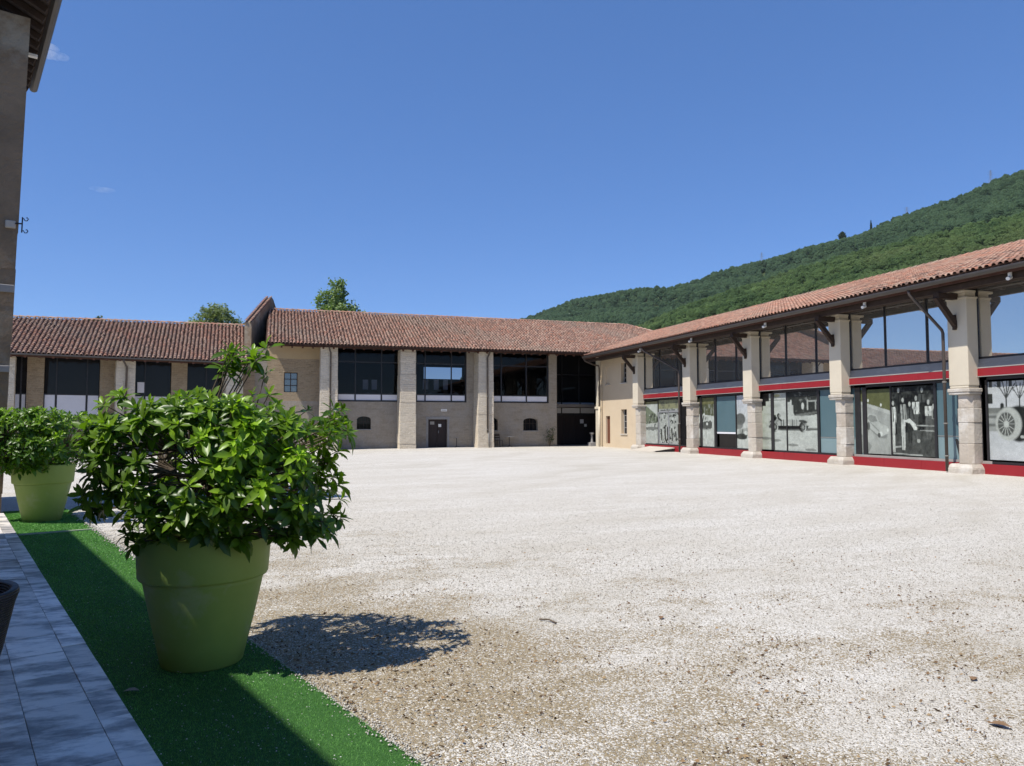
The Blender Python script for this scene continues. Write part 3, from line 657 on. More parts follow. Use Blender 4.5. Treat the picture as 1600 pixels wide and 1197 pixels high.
fr = tile_frames((WEX, 53.0, WEZ+.01), (WEX, Y0, WEZ+.01), (WRX, 53.0, WRZ+.01), (WRX, Y0, WRZ+.01), PITCH_T, ROW, keep_wing)
cols = np.clip(tile_cols(fr[0])*np.array([1.12, 1.05, 1.02]), 0, .7)
ctr = fr[0]; dist = np.linalg.norm(ctr - np.array([0, 0, EYE]), axis=1)
vis = in_view(ctr, .715); order = np.argsort(np.where(vis, dist, 1e9))[:300]
far_m = np.ones(len(ctr), bool); far_m[order] = False
link(tiles_mesh('roof_tiles', [q[far_m] for q in fr], ROW, BASE[wroof.name], cols[far_m]), 'roof_tiles', wroof, 'stuff')
L, F = tile_local(ROW); protos = []
for k in range(10):
    c = np.clip(TILE_PAL[k % 8]*RNG.uniform(.85, 1.2), 0, .7); protos.append(np_mesh('roof_tile', L, F, MT['tile'], np.repeat(c[None], len(L), 0)))
for k in order:
    o = link(protos[random.randrange(10)], 'roof_tile', wroof)
    M = Matrix((tuple(fr[1][k]), tuple(fr[2][k]), tuple(fr[3][k]))).transposed().to_4x4()
    if M.determinant() < 0: M = Matrix((tuple(-fr[1][k]), tuple(fr[2][k]), tuple(fr[3][k]))).transposed().to_4x4()
    M.translation = Vector(ctr[k]-BASE[wroof.name]); o.matrix_local = M
fr2 = cap_frames((WRX, Y0, WRZ+.05), (WRX, 52.3, WRZ+.05), .38)
link(tiles_mesh('ridge_tiles', fr2, .38, BASE[wroof.name]), 'ridge_tiles', wroof, 'stuff')
mb = MB()
yy = Y0+.3
rft = None
while yy < Y1-.2:
    if rft is None:
        m_ = MB(); m_.bar((20.06, 0, WEZ-.17+.02), (23.6, 0, WEZ-.17+.02+3.54*sw), .12, .13)
        rft = m_.build('rafter', 'wood', wroof); me = rft.data; rft.location = (0, yy+BASE[wroof.name][1]-BASE[wroof.name][1], 0)
        rft.location.y = yy
    else:
        o = link(me, 'rafter', wroof); o.location = (0, yy, 0)
    yy += .7
mb = MB(); mb.bar((20.30, Y0, 5.86), (20.30, Y1, 5.86), .17, .17); mb.bar((21.15, Y0, 6.05), (21.15, Y1, 6.05), .22, .3); mb.build('purlin', 'wood', wing)
mb = MB(); mb.bar((20.02, Y0, 6.02), (20.02, Y1, 6.02), .03, .16); mb.build('fascia', 'wood_red', wing)
mb = MB()
prof = [(19.86+.10*math.cos(t), 6.10+.11*math.sin(t)) for t in np.linspace(math.pi*.98, 2*math.pi*.995, 9)]
prof += [(p[0]*1.0+(.012 if p[0] < 19.86 else -.012), p[1]+.012) for p in prof[::-1]]
mb.prism([(p[0], p[1]) for p in prof], 'y', Y0, 46.2)
mb.build('gutter', 'gutter', wing)
# glazing of each bay
gaps = [((PIL[k][1]-.08)/KG, (PIL[k+1][0]+.08)/KG) for k in range(len(PIL)-1)] + []
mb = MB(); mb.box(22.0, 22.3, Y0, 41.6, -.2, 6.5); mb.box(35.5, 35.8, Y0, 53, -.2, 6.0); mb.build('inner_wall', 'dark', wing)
for (a, b) in gaps:
    for k in range(3):
        o = MB(wf).box(XG-.14+.002*(k % 2), XG-.04, a+(b-a)*k/3+.004, a+(b-a)*(k+1)/3-.004, 3.14, 3.40).build('beam', 'red', wing, bevel=.006)
    MB(wf).box(XG-.16, XG-.142, a, b, 3.122, 3.15).build('beam_lip', 'zinc', o)
    m = MB(wf); m.prism([(XG-.14, 3.41), (XG+.03, 3.41), (XG+.03, 3.72), (XG-.03, 3.72)], 'y', a+.0, b-.0); m.build('flashing', 'zinc', wing)
    for k in range(3): MB(wf).box(XG-.10+.002*(k % 2), XG+.02, a+(b-a)*k/3+.004, a+(b-a)*(k+1)/3-.004, -.16, .275).build('base_rail', 'red', wing, bevel=.006)
    mu = [a+(b-a)*t for t in (.27, .64)] if (b-a) > 4 else [(a+b)/2]
    w = MB(wf); w.box(XG-.03, XG+.04, a, b, 3.723, 3.79); w.box(XG-.03, XG+.04, a, a+.06, 3.79, 6.5); w.box(XG-.03, XG+.04, b-.06, b, 3.79, 6.5)
    w = w.build('upper_window', 'black', wing)
    for q in mu: MB(wf).box(XG-.04, XG+.04, q-.03, q+.03, 3.79, 6.5).build('mullion', 'black', w)
    xs = [a+.05]+mu+[b-.05]
    for c, d in zip(xs[:-1], xs[1:]):
        s = MB(wf); t = random.uniform(-.006, .006); s.add([(XG+.0, c, 3.75), (XG+.0+t, d, 3.75), (XG+.0+t, d, 6.5), (XG+.0, c, 6.5)], [(3, 2, 1, 0)]); s.build('pane', 'glass_up', w)

# --- printed photographs on the lower panes: painted as colour on a fine grid
class Pic:
    def __init__(s, w, h, base):
        s.w, s.h = w, h; s.c = np.zeros((h, w, 3)); s.c[:] = base
        s.x, s.y = np.meshgrid((np.arange(w)+.5)/w, 1-(np.arange(h)+.5)/h); s.asp = 1.0
    def put(s, m, col, a=1.0):
        m = np.asarray(m, float)[..., None]*a; s.c = s.c*(1-m)+np.array(col)*m
    def ell(s, cx, cy, rx, ry, col, a=1.0, rot=0): 
        dx, dy = s.x-cx, s.y-cy; c, q = math.cos(rot), math.sin(rot); u, v = dx*c+dy*q, -dx*q+dy*c
        s.put(np.clip((1-np.sqrt((u/rx)**2+(v/ry)**2))*8, 0, 1), col, a)
    def poly(s, pts, col, a=1.0):
        ins = np.zeros_like(s.x, bool); n = len(pts)
        for i in range(n):
            (x0, y0), (x1, y1) = pts[i], pts[(i+1) % n]
            if y0 == y1: continue
            cond = ((y0 > s.y) != (y1 > s.y)) & (s.x < (x1-x0)*(s.y-y0)/(y1-y0)+x0); ins ^= cond
        s.put(ins, col, a)
    def line(s, x0, y0, x1, y1, w, col, a=1.0):
        dx, dy = x1-x0, y1-y0; L = dx*dx+dy*dy; t = np.clip(((s.x-x0)*dx+(s.y-y0)*dy)/L, 0, 1)
        d = np.hypot(s.x-x0-t*dx, s.y-y0-t*dy); s.put(np.clip((w-d)/w*3, 0, 1), col, a)
    def grain(s, amt, sc=9, seed=1):
        r = np.random.default_rng(seed); n = np.zeros((s.h, s.w))
        for k, wgt in ((sc, 1), (sc*2, .7), (sc*4, .5)):
            g = r.normal(0, 1, (k+2, k+2)); u = s.x*k; v = s.y*k; i, j = u.astype(int), v.astype(int); fu, fv = u-i, v-j
            fu, fv = fu*fu*(3-2*fu), fv*fv*(3-2*fv)
            n += wgt*((g[j, i]*(1-fu)+g[j, i+1]*fu)*(1-fv)+(g[j+1, i]*(1-fu)+g[j+1, i+1]*fu)*fv)
        s.c = np.clip(s.c*(1+amt*n[..., None]), .01, .9)
    def noise_mask(s, sc, seed, thr):
        r = np.random.default_rng(seed); n = np.zeros((s.h, s.w))
        for k, wgt in ((sc, 1), (sc*2, .6), (sc*4, .4)):
            g = r.normal(0, 1, (k+2, k+2)); u = s.x*k; v = s.y*k; i, j = u.astype(int), v.astype(int); fu, fv = u-i, v-j
            n += wgt*((g[j, i]*(1-fu)+g[j, i+1]*fu)*(1-fv)+(g[j+1, i]*(1-fu)+g[j+1, i+1]*fu)*fv)
        return np.clip((n-thr)*2.5, 0, 1)
def poster(pic, yL, yR, z0, z1, parent, sl=None, x=None):
    """picture on the pane: u=0 at yL (far end), u=1 at yR"""
    x = XG+.03 if x is None else x
    for ax_ in (0, 1): q = pic.c; pic.c = .08*np.roll(q, 1, ax_)+.84*q+.08*np.roll(q, -1, ax_); e_ = [slice(None)]*2; e_[ax_] = [0, -1]; pic.c[tuple(e_)] = q[tuple(e_)]
    pic.c = np.clip(pic.c*(1+np.random.default_rng(3).normal(0, .05, pic.c.shape[:2]))[..., None], .008, .9)
    c = pic.c if sl is None else pic.c[:, int(sl[0]*pic.w):int(sl[1]*pic.w)]
    h, w = c.shape[:2]
    yy, zz = np.meshgrid(np.linspace(yL, yR, w+1)*KG, EYE+(np.linspace(z1, z0, h+1)-EYE)*KG)
    xs = np.full_like(yy, x)
    # one quad per picture cell with its own four vertices, so that tones keep their edges
    V = np.stack([np.stack([A[:-1, :-1], A[1:, :-1], A[1:, 1:], A[:-1, 1:]], -1) for A in (xs, yy, zz)], -1).reshape(-1, 3) - BASE[parent.name]
    F = np.arange(len(V)).reshape(-1, 4)
    cc = np.repeat(np.clip((c.reshape(-1, 3)-.035)*np.array([.98, 1.02, .95]), .006, .8), 4, 0)
    return link(np_mesh('poster', V, F, MT['print'], cc), 'poster', parent)
G = lambda v: (v*.97, v, v*.98)
# soft high view of a light sports car on a curving road below an olive hillside
pa = Pic(80, 96, G(.30)); pa.poly([(0, .80), (1, .64), (1, 1), (0, 1)], (.12, .125, .075)); pa.poly([(0, .82), (1, .66), (1, .60), (0, .77)], G(.38))
pa.poly([(0, .3), (.35, .12), (.2, 0), (0, 0)], G(.12), .8); pa.put(np.clip(1-np.abs(pa.y-.2)*3, 0, 1), G(.36), .5)
pa.ell(.5, .42, .42, .13, G(.17), .8, -.35); pa.poly([(.12, .53), (.28, .63), (.52, .60), (.62, .49), (.9, .41), (.92, .33), (.7, .27), (.5, .31), (.2, .44)], G(.36))
pa.poly([(.2, .55), (.3, .61), (.49, .585), (.55, .5), (.33, .49)], G(.22)); pa.ell(.66, .31, .06, .04, G(.5)); pa.ell(.89, .37, .04, .03, G(.5)); pa.line(.3, .49, .6, .35, .012, G(.22)); pa.ell(.25, .43, .05, .07, G(.12)); pa.ell(.6, .29, .05, .04, G(.1))
pa.ell(.25, .83, .03, .025, G(.6)); pa.ell(.68, .755, .03, .025, G(.6)); pa.grain(.07, 6, 3)
# group of men in light shirts standing round an old car against a dark crowd
pb = Pic(96, 110, G(.055)); pb.grain(.35, 10, 5); pb.poly([(0, 0), (1, 0), (1, .42), (.4, .34), (0, .3)], G(.09), .9)
def man(x, top, h, tone, trous, w=.075, lean=0):
    pb.ell(x+lean, top-.035, .03, .038, G(.34)); pb.poly([(x-w+lean, top-.09), (x+w+lean, top-.09), (x+w*.9, top-.42*h), (x-w*.9, top-.42*h)], G(tone))
    pb.poly([(x-w*.85, top-.42*h), (x+w*.85, top-.42*h), (x+w*.6, top-h), (x+w*.1, top-h), (x, top-.6*h), (x-w*.2, top-h), (x-w*.7, top-h)], G(trous))
    pb.line(x+w, top-.12, x+w*1.35, top-.4*h, .02, G(tone*.7)); pb.line(x-w*.1+lean, top-.1, x, top-.4*h, .012, G(.04))
man(.03, .80, .75, .52, .48, .05); man(.17, .985, .9, .06, .08); man(.27, .84, .76, .30, .42, .06); man(.56, .86, .62, .50, .10, .085, .02); man(.86, .80, .55, .46, .12, .085); man(.72, .97, .5, .10, .05); man(.97, .74, .5, .30, .1, .05); man(.43, .78, .6, .09, .06, .07)
pb.poly([(.28, .50), (.42, .54), (.56, .46), (.58, .37), (.50, .40), (.42, .47)], G(.5)); pb.ell(.55, .4, .05, .03, G(.55)); pb.ell(.57, .68, .06, .025, G(.4)); pb.ell(.86, .62, .06, .025, G(.4))
pb.line(.58, .44, 1, .43, .008, G(.35)); pb.line(.66, .37, 1, .36, .008, G(.3)); pb.ell(.62, .22, .04, .03, G(.3)); pb.line(0, .12, .2, .13, .015, G(.4)); pb.line(0, .03, .7, .015, .01, G(.35)); pb.grain(.12, 16, 8)
# open two-seater seen from the side in front of a pale terraced wall
pc = Pic(150, 110, G(.40)); pc.put(np.clip(np.sin(pc.y*42+pc.x*3)*.5-.2, 0, 1)*(pc.x < .35), (.29, .31, .24), .7); pc.put(np.clip(.30-pc.x, 0, .3)*2, (.22, .24, .17), .8)
pc.poly([(0, 1), (.19, 1), (.19, .86), (.13, .86), (.13, .78), (.07, .78), (.07, .7), (0, .7)], G(.035))
pc.poly([(.50, 1), (1, 1), (1, .62), (.86, .60), (.62, .60), (.6, .66), (.6, .78), (.55, .78), (.55, .84), (.50, .84)], G(.06)); pc.put(pc.noise_mask(22, 4, .7)*(pc.x > .62)*(pc.y > .66), G(.22), .7)
pc.poly([(.62, .62), (1, .67), (1, .64), (.74, .585)], G(.14)); pc.ell(.76, .76, .025, .06, G(.46)); pc.line(.84, .7, .84, .85, .012, G(.4)); pc.line(.84, .84, .99, .84, .012, G(.35)); pc.line(.97, .7, .97, .84, .01, G(.3)); pc.line(.56, .76, .56, .86, .016, G(.44))
pc.put(np.clip((.62-pc.y)*6, 0, 1)*(pc.x > .3), G(.43), .7)
pc.ell(.62, .365, .42, .022, G(.10), .95); pc.ell(.9, .375, .16, .022, G(.13), .9); pc.poly([(.3, .5), (.36, .53), (.56, .535), (.7, .52), (.83, .5), (.84, .42), (.3, .40)], G(.34)); pc.poly([(.26, .43), (.86, .43), (.82, .37), (.3, .37)], G(.035))
for wx in (.285, .755): pc.ell(wx, .405, .066, .092, G(.02)); pc.ell(wx+.012, .40, .05, .075, G(.42)); pc.ell(wx, .405, .047, .07, G(.03)); pc.ell(wx, .405, .018, .026, G(.35))
for k in range(10):
    t = k*math.pi/5
    for wx in (.285, .755): pc.line(wx, .405, wx+.04*math.cos(t), .405+.058*math.sin(t), .004, G(.25))
pc.ell(.27, .50, .10, .035, G(.24), 1, .3); pc.ell(.76, .50, .075, .028, G(.08), 1, -.2); pc.poly([(.19, .5), (.30, .60), (.33, .56), (.25, .47)], G(.04)); pc.ell(.355, .605, .03, .042, G(.05)); pc.ell(.375, .60, .022, .03, G(.25)); pc.ell(.29, .595, .02, .028, G(.06)); pc.line(.35, .56, .4, .52, .02, G(.06))
for bx in (.4, .44, .58, .61, .65): pc.line(bx, .43, bx, .53, .006, G(.07))
pc.line(.49, .46, .52, .455, .012, G(.5)); pc.line(.2, .41, .22, .44, .03, G(.08))
for ex, ey, rx in ((.12, .2, .14), (.3, .17, .1), (.58, .1, .1), (.88, .03, .1)): pc.ell(ex, ey, rx, .025, G(.13), .7)
pc.ell(.33, .955, .06, .03, (.33, .30, .16), .8); pc.line(.16, .875, .47, .875, .004, G(.1)); pc.grain(.06, 14, 9)
# racing crew on a sunlit track below dark woods
pd = Pic(64, 96, G(.42)); pd.poly([(0, 1), (1, 1), (1, .62), (0, .68)], (.10, .105, .075)); pd.put((pd.noise_mask(12, 6, .4))*(pd.y > .62)*(pd.y < .88), G(.26), .6); pd.put((pd.y > .86)*1.0, (.15, .145, .085), .8)
pd.poly([(0, .25), (.2, .2), (.4, .06), (.3, 0), (0, 0)], (.11, .12, .09), .9); pd.ell(.55, .39, .34, .05, G(.16), .9)
pd.ell(.3, .42, .11, .09, G(.05)); pd.ell(.58, .43, .1, .075, G(.06)); pd.ell(.78, .45, .1, .09, G(.10)); pd.poly([(.2, .47), (.6, .52), (.88, .5), (.85, .38), (.3, .38)], G(.1)); pd.ell(.62, .46, .05, .03, G(.5)); pd.ell(.3, .42, .05, .045, G(.4)); pd.line(.38, .5, .46, .64, .025, G(.07)); pd.ell(.47, .66, .05, .025, G(.5)); pd.line(.3, .56, .3, .64, .02, G(.06)); pd.line(.55, .56, .57, .6, .02, G(.06)); pd.grain(.1, 14, 4)
# pale photograph: tree and the nose of an old car
pe = Pic(40, 96, G(.45)); pe.put(np.clip((pe.y-.3)*1.4, 0, 1), (.44, .45, .52)); pe.ell(.2, .55, .34, .12, G(.10), .9); pe.ell(.1, .45, .3, .1, G(.14), .8); pe.poly([(.1, .36), (1, .4), (1, .2), (.0, .18)], G(.3)); pe.ell(.85, .25, .18, .09, G(.03)); pe.ell(.3, .22, .4, .06, G(.07)); pe.ell(.55, .29, .12, .04, G(.5)); pe.line(.65, .2, .8, .32, .05, G(.45)); pe.line(.3, .28, .35, .34, .03, G(.1)); pe.grain(.08, 10, 2)
# crowd of people and machines, high contrast
pf = Pic(96, 110, G(.33)); pf.put((pf.y > .8)*1.0, (.20, .195, .11), .8); pf.put(pf.noise_mask(20, 21, .3)*(pf.y < .78)*(pf.y > .05), G(.03), .95); pf.put(pf.noise_mask(26, 33, .8)*(pf.y < .7), G(.48), .9); pf.put(pf.noise_mask(14, 5, .5)*(pf.y > .72), G(.10), .6)
for q in (.12, .3, .42, .62, .8, .92): pf.ell(q, .42+.1*math.sin(q*30), .03, .035, G(.42)); pf.line(q, .38+.1*math.sin(q*30), q+.02, .12, .03, G(.04))
pg = Pic(50, 96, G(.40)); pg.poly([(0, .92), (.25, .9), (.9, .68), (1, .6), (1, .5), (0, .45)], (.13, .15, .11), .9); pg.put(pg.noise_mask(14, 8, .5)*(pg.y > .3)*(pg.y < .72), G(.06), .9); pg.put(pg.noise_mask(18, 9, .9)*(pg.y > .3)*(pg.y < .7), G(.5), .8); pg.ell(.6, .36, .5, .04, G(.12), .8); pg.put((pg.y > .94)*1.0, (.2, .19, .12)); pg.grain(.08, 12, 5)
# large front wheel of a vintage tourer on a snowy square with bare trees
ph = Pic(130, 110, (.43, .44, .47)); ph.poly([(0, .66), (.55, .68), (.55, .60), (0, .58)], G(.17)); ph.put((ph.y < .60)*(ph.y > .36)*1.0, G(.26), .8); ph.put(np.clip(np.sin(ph.y*60), 0, 1)*(ph.y < .58)*(ph.y > .4)*(ph.x < .3), G(.1), .8)
for q in (.02, .14, .3): ph.poly([(q, 1), (q+.05, 1), (q+.05, .93), (q, .93)], G(.09))
def tree(x, y, s):
    ph.line(x, y, x, y+.22*s, .012*s, G(.06))
    for dx, dy in ((-.12, .2), (.02, .26), (.12, .18), (-.06, .3), (.09, .3)): ph.line(x, y+.2*s, x+dx*s, y+(.2+dy)*s, .008*s, G(.07)); ph.line(x+dx*s*.6, y+(.2+dy*.6)*s, x+dx*s*1.3, y+(.2+dy*.9)*s, .005*s, G(.09))
tree(.26, .58, 1.0); tree(.44, .62, .75); ph.line(.2, .6, .2, .7, .03, G(.05)); ph.poly([(0, .72), (.07, .72), (.07, .85), (0, .85)], G(.06)); ph.ell(.9, .80, .2, .16, G(.2)); ph.ell(.9, .80, .16, .13, G(.05))
ph.poly([(.38, .62), (1, .62), (1, .2), (.5, .24), (.3, .36)], G(.06)); ph.ell(.42, .46, .2, .24, G(.05)); ph.ell(.28, .46, .19, .225, G(.38)); ph.ell(.25, .455, .125, .16, G(.10))
for k in range(14):
    t = k*math.pi/7; ph.line(.25, .455, .25+.11*math.cos(t), .455+.145*math.sin(t), .005, G(.4))
ph.ell(.25, .455, .035, .045, G(.4)); ph.poly([(.55, .58), (.72, .58), (.60, .3), (.50, .28)], G(.42)); ph.ell(.78, .5, .12, .11, G(.4)); ph.ell(.78, .5, .08, .075, G(.1)); ph.line(.45, .3, 1, .26, .02, G(.33)); ph.ell(.85, .16, .22, .06, G(.12)); ph.poly([(.6, .64), (1, .6), (1, .66), (.62, .67)], G(.03)); ph.grain(.05, 10, 6)

def shop(yL, yR, bars, zt=3.02, zb=.30):
    m = MB(wf); x0, x1 = XG-.01, XG+.07
    m.box(x0, x1, yR, yL, zt, 3.118); m.box(x0, x1, yR, yL, zb-.02, zb+.06)
    for q, w in bars: m.box(x0, x1, q-w/2, q+w/2, zb+.06, zt)
    return m.build('shop_window', 'black', wing)
def blind(a, b, split, w, zb=.36, zt=3.02):
    MB(wf).box(XG+.04, XG+.06, b, a, split+.02, zt).build('blind', 'blind', w); MB(wf).box(XG+.04, XG+.06, b, a, zb, split-.0).build('lower_panel', 'blind_lo', w)
    MB(wf).box(XG+.02, XG+.055, b, a, split+.001, split+.019).build('rail', 'zinc', w)
def side_pane(a, b, w, mat='glass_dark', zb=.36, zt=3.02):
    MB(wf).add([(XG+.045, a, zb), (XG+.045, b, zb), (XG+.045, b, zt), (XG+.045, a, zt)], [(0, 1, 2, 3)]).build('pane', mat, w)
# bay between the two nearest full pillars
w = shop(24.0, 18.2, [(23.86, .28), (22.2, .05), (20.22, .1), (18.3, .2)])
poster(pa, 23.72, 22.225, .42, 2.92, w); poster(pb, 22.175, 20.27, .40, 2.96, w); blind(20.17, 18.4, 1.15, w)
MB(wf).box(XG-.012, XG+.0, 18.1, 24.1, .28, .37).build('sill', 'zinc', w)
m = MB(wf); m.prism([(18.95, .38), (19.3, .38), (19.46, 1.05), (19.40, 1.08)], 'x', XG+.0, XG+.03); m.build('stand_edge', 'black', w)
w = shop(30.5, 23.4, [(30.3, .14), (28.18, .06), (26.12, .14), (23.5, .2)])
poster(pc, 30.22, 28.21, .36, 3.0, w, (0, .5)); poster(pc, 28.15, 26.2, .36, 3.0, w, (.5, 1)); blind(26.04, 23.6, 1.0, w)
w = shop(36.4, 29.1, [(36.1, .3), (33.93, .2), (32.08, .06), (29.2, .2)])
poster(pd, 35.92, 34.05, .36, 2.98, w); poster(pe, 32.04, 30.7, .36, 3.0, w); MB(wf).box(XG+.04, XG+.06, 32.11, 33.82, 1.16, 3.0).build('blind', 'blind', w); MB(wf).box(XG+.03, XG+.05, 32.11, 33.82, 1.06, 1.15).build('counter', 'white', w)
MB(wf).box(XG+.03, XG+.05, 32.11, 33.6, .36, 1.05).build('dark_panel', 'dark', w); side_pane(30.6, 29.3, w)
w = shop(42.5, 35.2, [(42.3, .3), (40.08, .06), (37.5, .12), (35.3, .2)])
poster(pg, 42.1, 40.12, .36, 2.95, w); poster(pf, 40.04, 37.57, .30, 3.0, w)
m = MB(wf)
for q in (40.0, 38.82, 37.6): m.box(XG+.0, XG+.03, q-.05, q+.05, .36, 2.30)
m.box(XG+.0, XG+.028, 37.65, 39.95, 2.25, 2.36); m.box(XG-.0, XG+.028, 37.65, 39.95, .32, .42); m.tube([(XG-.03, 38.95, .9), (XG-.03, 38.95, 1.5)], .015, 6); m.tube([(XG-.03, 38.70, .9), (XG-.03, 38.70, 1.5)], .015, 6)
m.build('glass_door', 'grey_metal', wing); side_pane(37.4, 35.4, w)
w = shop(18.6, 12.5, [(18.42, .3), (15.7, .05), (12.7, .2)])
poster(ph, 18.22, 15.75, .42, 2.95, w); poster(pc, 15.65, 12.9, .42, 2.95, w, (.1, .9))
for a, b in ((12.6, 6.9), (7.0, 1.5)):
    w = shop(a, b, [(a-.1, .2), ((a+b)/2, .06), (b+.1, .2)]); side_pane(a-.25, (a+b)/2+.05, w, 'blind'); side_pane((a+b)/2-.05, b+.25, w, 'blind')
MB(wf).box(XG-.07, XG-.052, 30.2, 33.9, -.12, .12).build('rail_cover', 'violet', wing)
# closed plaster bay at the far corner
WX = 21.42; KW = .984
def pw(x, y, z): return (x, y*KW, EYE+(z-EYE)*KW)
mb = MB(pw); wall_open(mb, 42.0, 47.85, WX, WX+.55, -.3, 6.55, [(46.05, 46.72, .22, 2.1), (43.50, 44.33, .92, 2.52), (43.50, 44.30, 4.28, 5.6), (46.1, 46.7, 4.30, 5.5)], 'y')
mb.box(WX+.55, 22.7, 42.0, 42.25, -.3, 6.5); mb.build('plaster_wall', 'plaster', wing)
MB(pw).box(WX+.12, WX+.2, 46.05, 46.72, -.1, 2.1).build('door', 'door_red', wing)
MB(pw).box(WX+.06, WX+.3, 46.05, 46.75, 4.3, 5.5).build('blind_niche', 'plaster', wing)
for z0, z1 in ((.92, 2.52), (4.28, 5.6)):
    w = MB(pw).box(WX+.25, WX+.28, 43.50, 44.33, z0, z1).build('window', 'glass_dark', wing)
    m = MB(pw); m.box(WX+.2, WX+.247, 43.88, 43.95, z0, z1); m.box(WX+.2, WX+.247, 43.5, 43.57, z0, z1); m.box(WX+.2, WX+.247, 44.26, 44.33, z0, z1)
    for k in range(1, 4): m.box(WX+.205, WX+.246, 43.5, 44.33, z0+(z1-z0)*k/4-.02, z0+(z1-z0)*k/4+.02)
    m.build('frame', 'stone_grey', w)
    MB(pw).box(WX-.05, WX+.24, 43.42, 44.41, z0-.09, z0-.003).build('sill', 'block', w)
MB(pw).box(WX-.05, WX+.1, 46.02, 46.78, 4.21, 4.297).build('sill', 'block', wing)
m = MB(pw); m.box(WX-.22, WX-.005, 47.5, 47.95, -.2, 2.6); m.box(WX-.28, WX-.005, 47.45, 48.0, 2.6, 2.78); m.box(WX-.2, WX-.005, 47.52, 47.93, 2.78, 6.3); m.build('corner_pilaster', 'pillar', wing, bevel=.02)
# downpipes and floodlights
downpipe([(19.88, 19.05, 6.0), (19.9, 19.03, 5.86), (20.0, 18.98, 5.72), (20.78, 18.62, 4.66), (20.80, 18.60, 4.55), (20.80, 18.60, .05)], .05, 'pipe', wing, (.55, 1.6, 2.95))
downpipe([(19.88, 37.9, 6.0), (19.9, 37.85, 5.86), (20.0, 37.7, 5.72), (20.78, 35.35, 4.5), (20.80, 35.3, 4.4), (20.80, 35.3, .05)], .05, 'pipe', wing, (.75, 1.6))
downpipe([(19.9, 46.2, 6.0), (20.0, 46.2, 5.85), (20.6, 46.3, 5.65), (21.1, 46.4, 5.55), (21.15, 46.42, 5.4), (21.15, 46.45, 2.75)], .055, 'pipe', wing)
downpipe([(21.15, 46.45, 2.75), (21.15, 46.45, .02)], .07, 'pillar', wing)
for y in (21.23, 26.91, 32.91, 38.46, 15.7):
    m = MB(); m.box(20.10, 20.17, y-.04, y+.04, 5.84, 5.97); m.tube([(20.16, y, 5.82), (19.98, y-.05, 5.76)], .055, 8); m.build('floodlight', 'white_paint', wing)

# =============================================================== TALL OLD HOUSE AT LEFT (we stand beside it)
tow = thing('old_house', 'tall old house with dark rendered wall and deep eave at the left edge', 'building', tw(0, 17, 0))
A0, A1 = 15.75, 19.3
mb = MB(tw)
K = 14
for k in range(K):
    z0, z1 = -.3+9.3*k/K, -.3+9.3*(k+1)/K
    n0, n1 = .80+.15*max(0, z0)/8, .80+.15*z1/8
    j = random.uniform(-.006, .008)
    mb.add([(-6, A0, z0), (n0+j, A0+j, z0), (n0+j, A1, z0), (-6, A1, z0), (-6, A0, z1), (n1+j, A0+j, z1), (n1+j, A1, z1), (-6, A1, z1)], [(0, 1, 5, 4), (1, 2, 6, 5), (2, 3, 7, 6), (3, 0, 4, 7), (4, 5, 6, 7), (0, 3, 2, 1)])
mb.build('wall', 'tower', tow)
m = MB(tw); m.box(-6, .875, A0-.05, A0-.02, 3.92, 4.06); m.box(-6, .845, A0-.05, A0-.02, 2.5, 2.62); m.build('string_course', 'stone_grey', tow, bevel=.015)
for n0, n1, z0, z1 in ((.70, .86, 5.08, 5.22),):
    MB(tw).box(n0, n1, A0-.035, A0+.1, z0, z1).build('stone_block', 'block', tow, bevel=.02)
EN = 1.24
def ez(al): return 9.12 + .0*al
m = MB(tw); m.add([(EN, 14.8, 9.12), (EN, 19.45, 9.12), (-3.2, 19.45, 11.0), (-3.2, 14.8, 11.0), (EN, 14.8, 9.26), (EN, 19.45, 9.26), (-3.2, 19.45, 11.14), (-3.2, 14.8, 11.14)], [(3, 2, 1, 0), (4, 5, 6, 7), (0, 1, 5, 4), (1, 2, 6, 5), (2, 3, 7, 6), (3, 0, 4, 7)])
trf = m.build('roof', 'soffit', tow)
m = MB(tw)
for k in range(12):
    al = 14.95+k*.4; m.bar((EN-.06, al, 9.04), (-.2, al, 9.65), .1, .12)
m.build('rafters', 'wood', trf, kind='stuff')
m = MB(tw); m.tube([(EN+.06, 14.7, 9.16), (EN+.06, 19.5, 9.16)], .085, 10); m.build('gutter', 'gutter', tow)
m = MB(tw); m.box(.95, 1.2, 17.2, 17.3, 8.93, 8.98); m.build('light_fitting', 'white_paint', tow)
fr = tile_frames(tw(EN+.02, 14.8, 9.27), tw(EN+.02, 19.45, 9.27), tw(-3.2, 14.8, 11.15), tw(-3.2, 19.45, 11.15), PITCH_T, ROW)
link(tiles_mesh('roof_tiles', fr, ROW, BASE[trf.name]), 'roof_tiles', trf, 'stuff')
m = MB(tw); hz = 5.17; m.tube([(.85, A0-.04, hz), (.95, A0-.04, hz+.01)], .014, 6); m.tube([(.95, A0-.04, hz-.15), (.955, A0-.04, hz+.13)], .012, 6)
for zc in (hz+.09, hz-.13):
    m.tube([(.95+.075*q[0], A0-.04, zc+.08*q[1]) for q in ((0, 0), (.3, .25), (.6, -.25), (1.0, -.2), (1.25, .25), (1.0, .55), (.8, .4))], .009, 6)
m.build('iron_bracket', 'iron', tow)
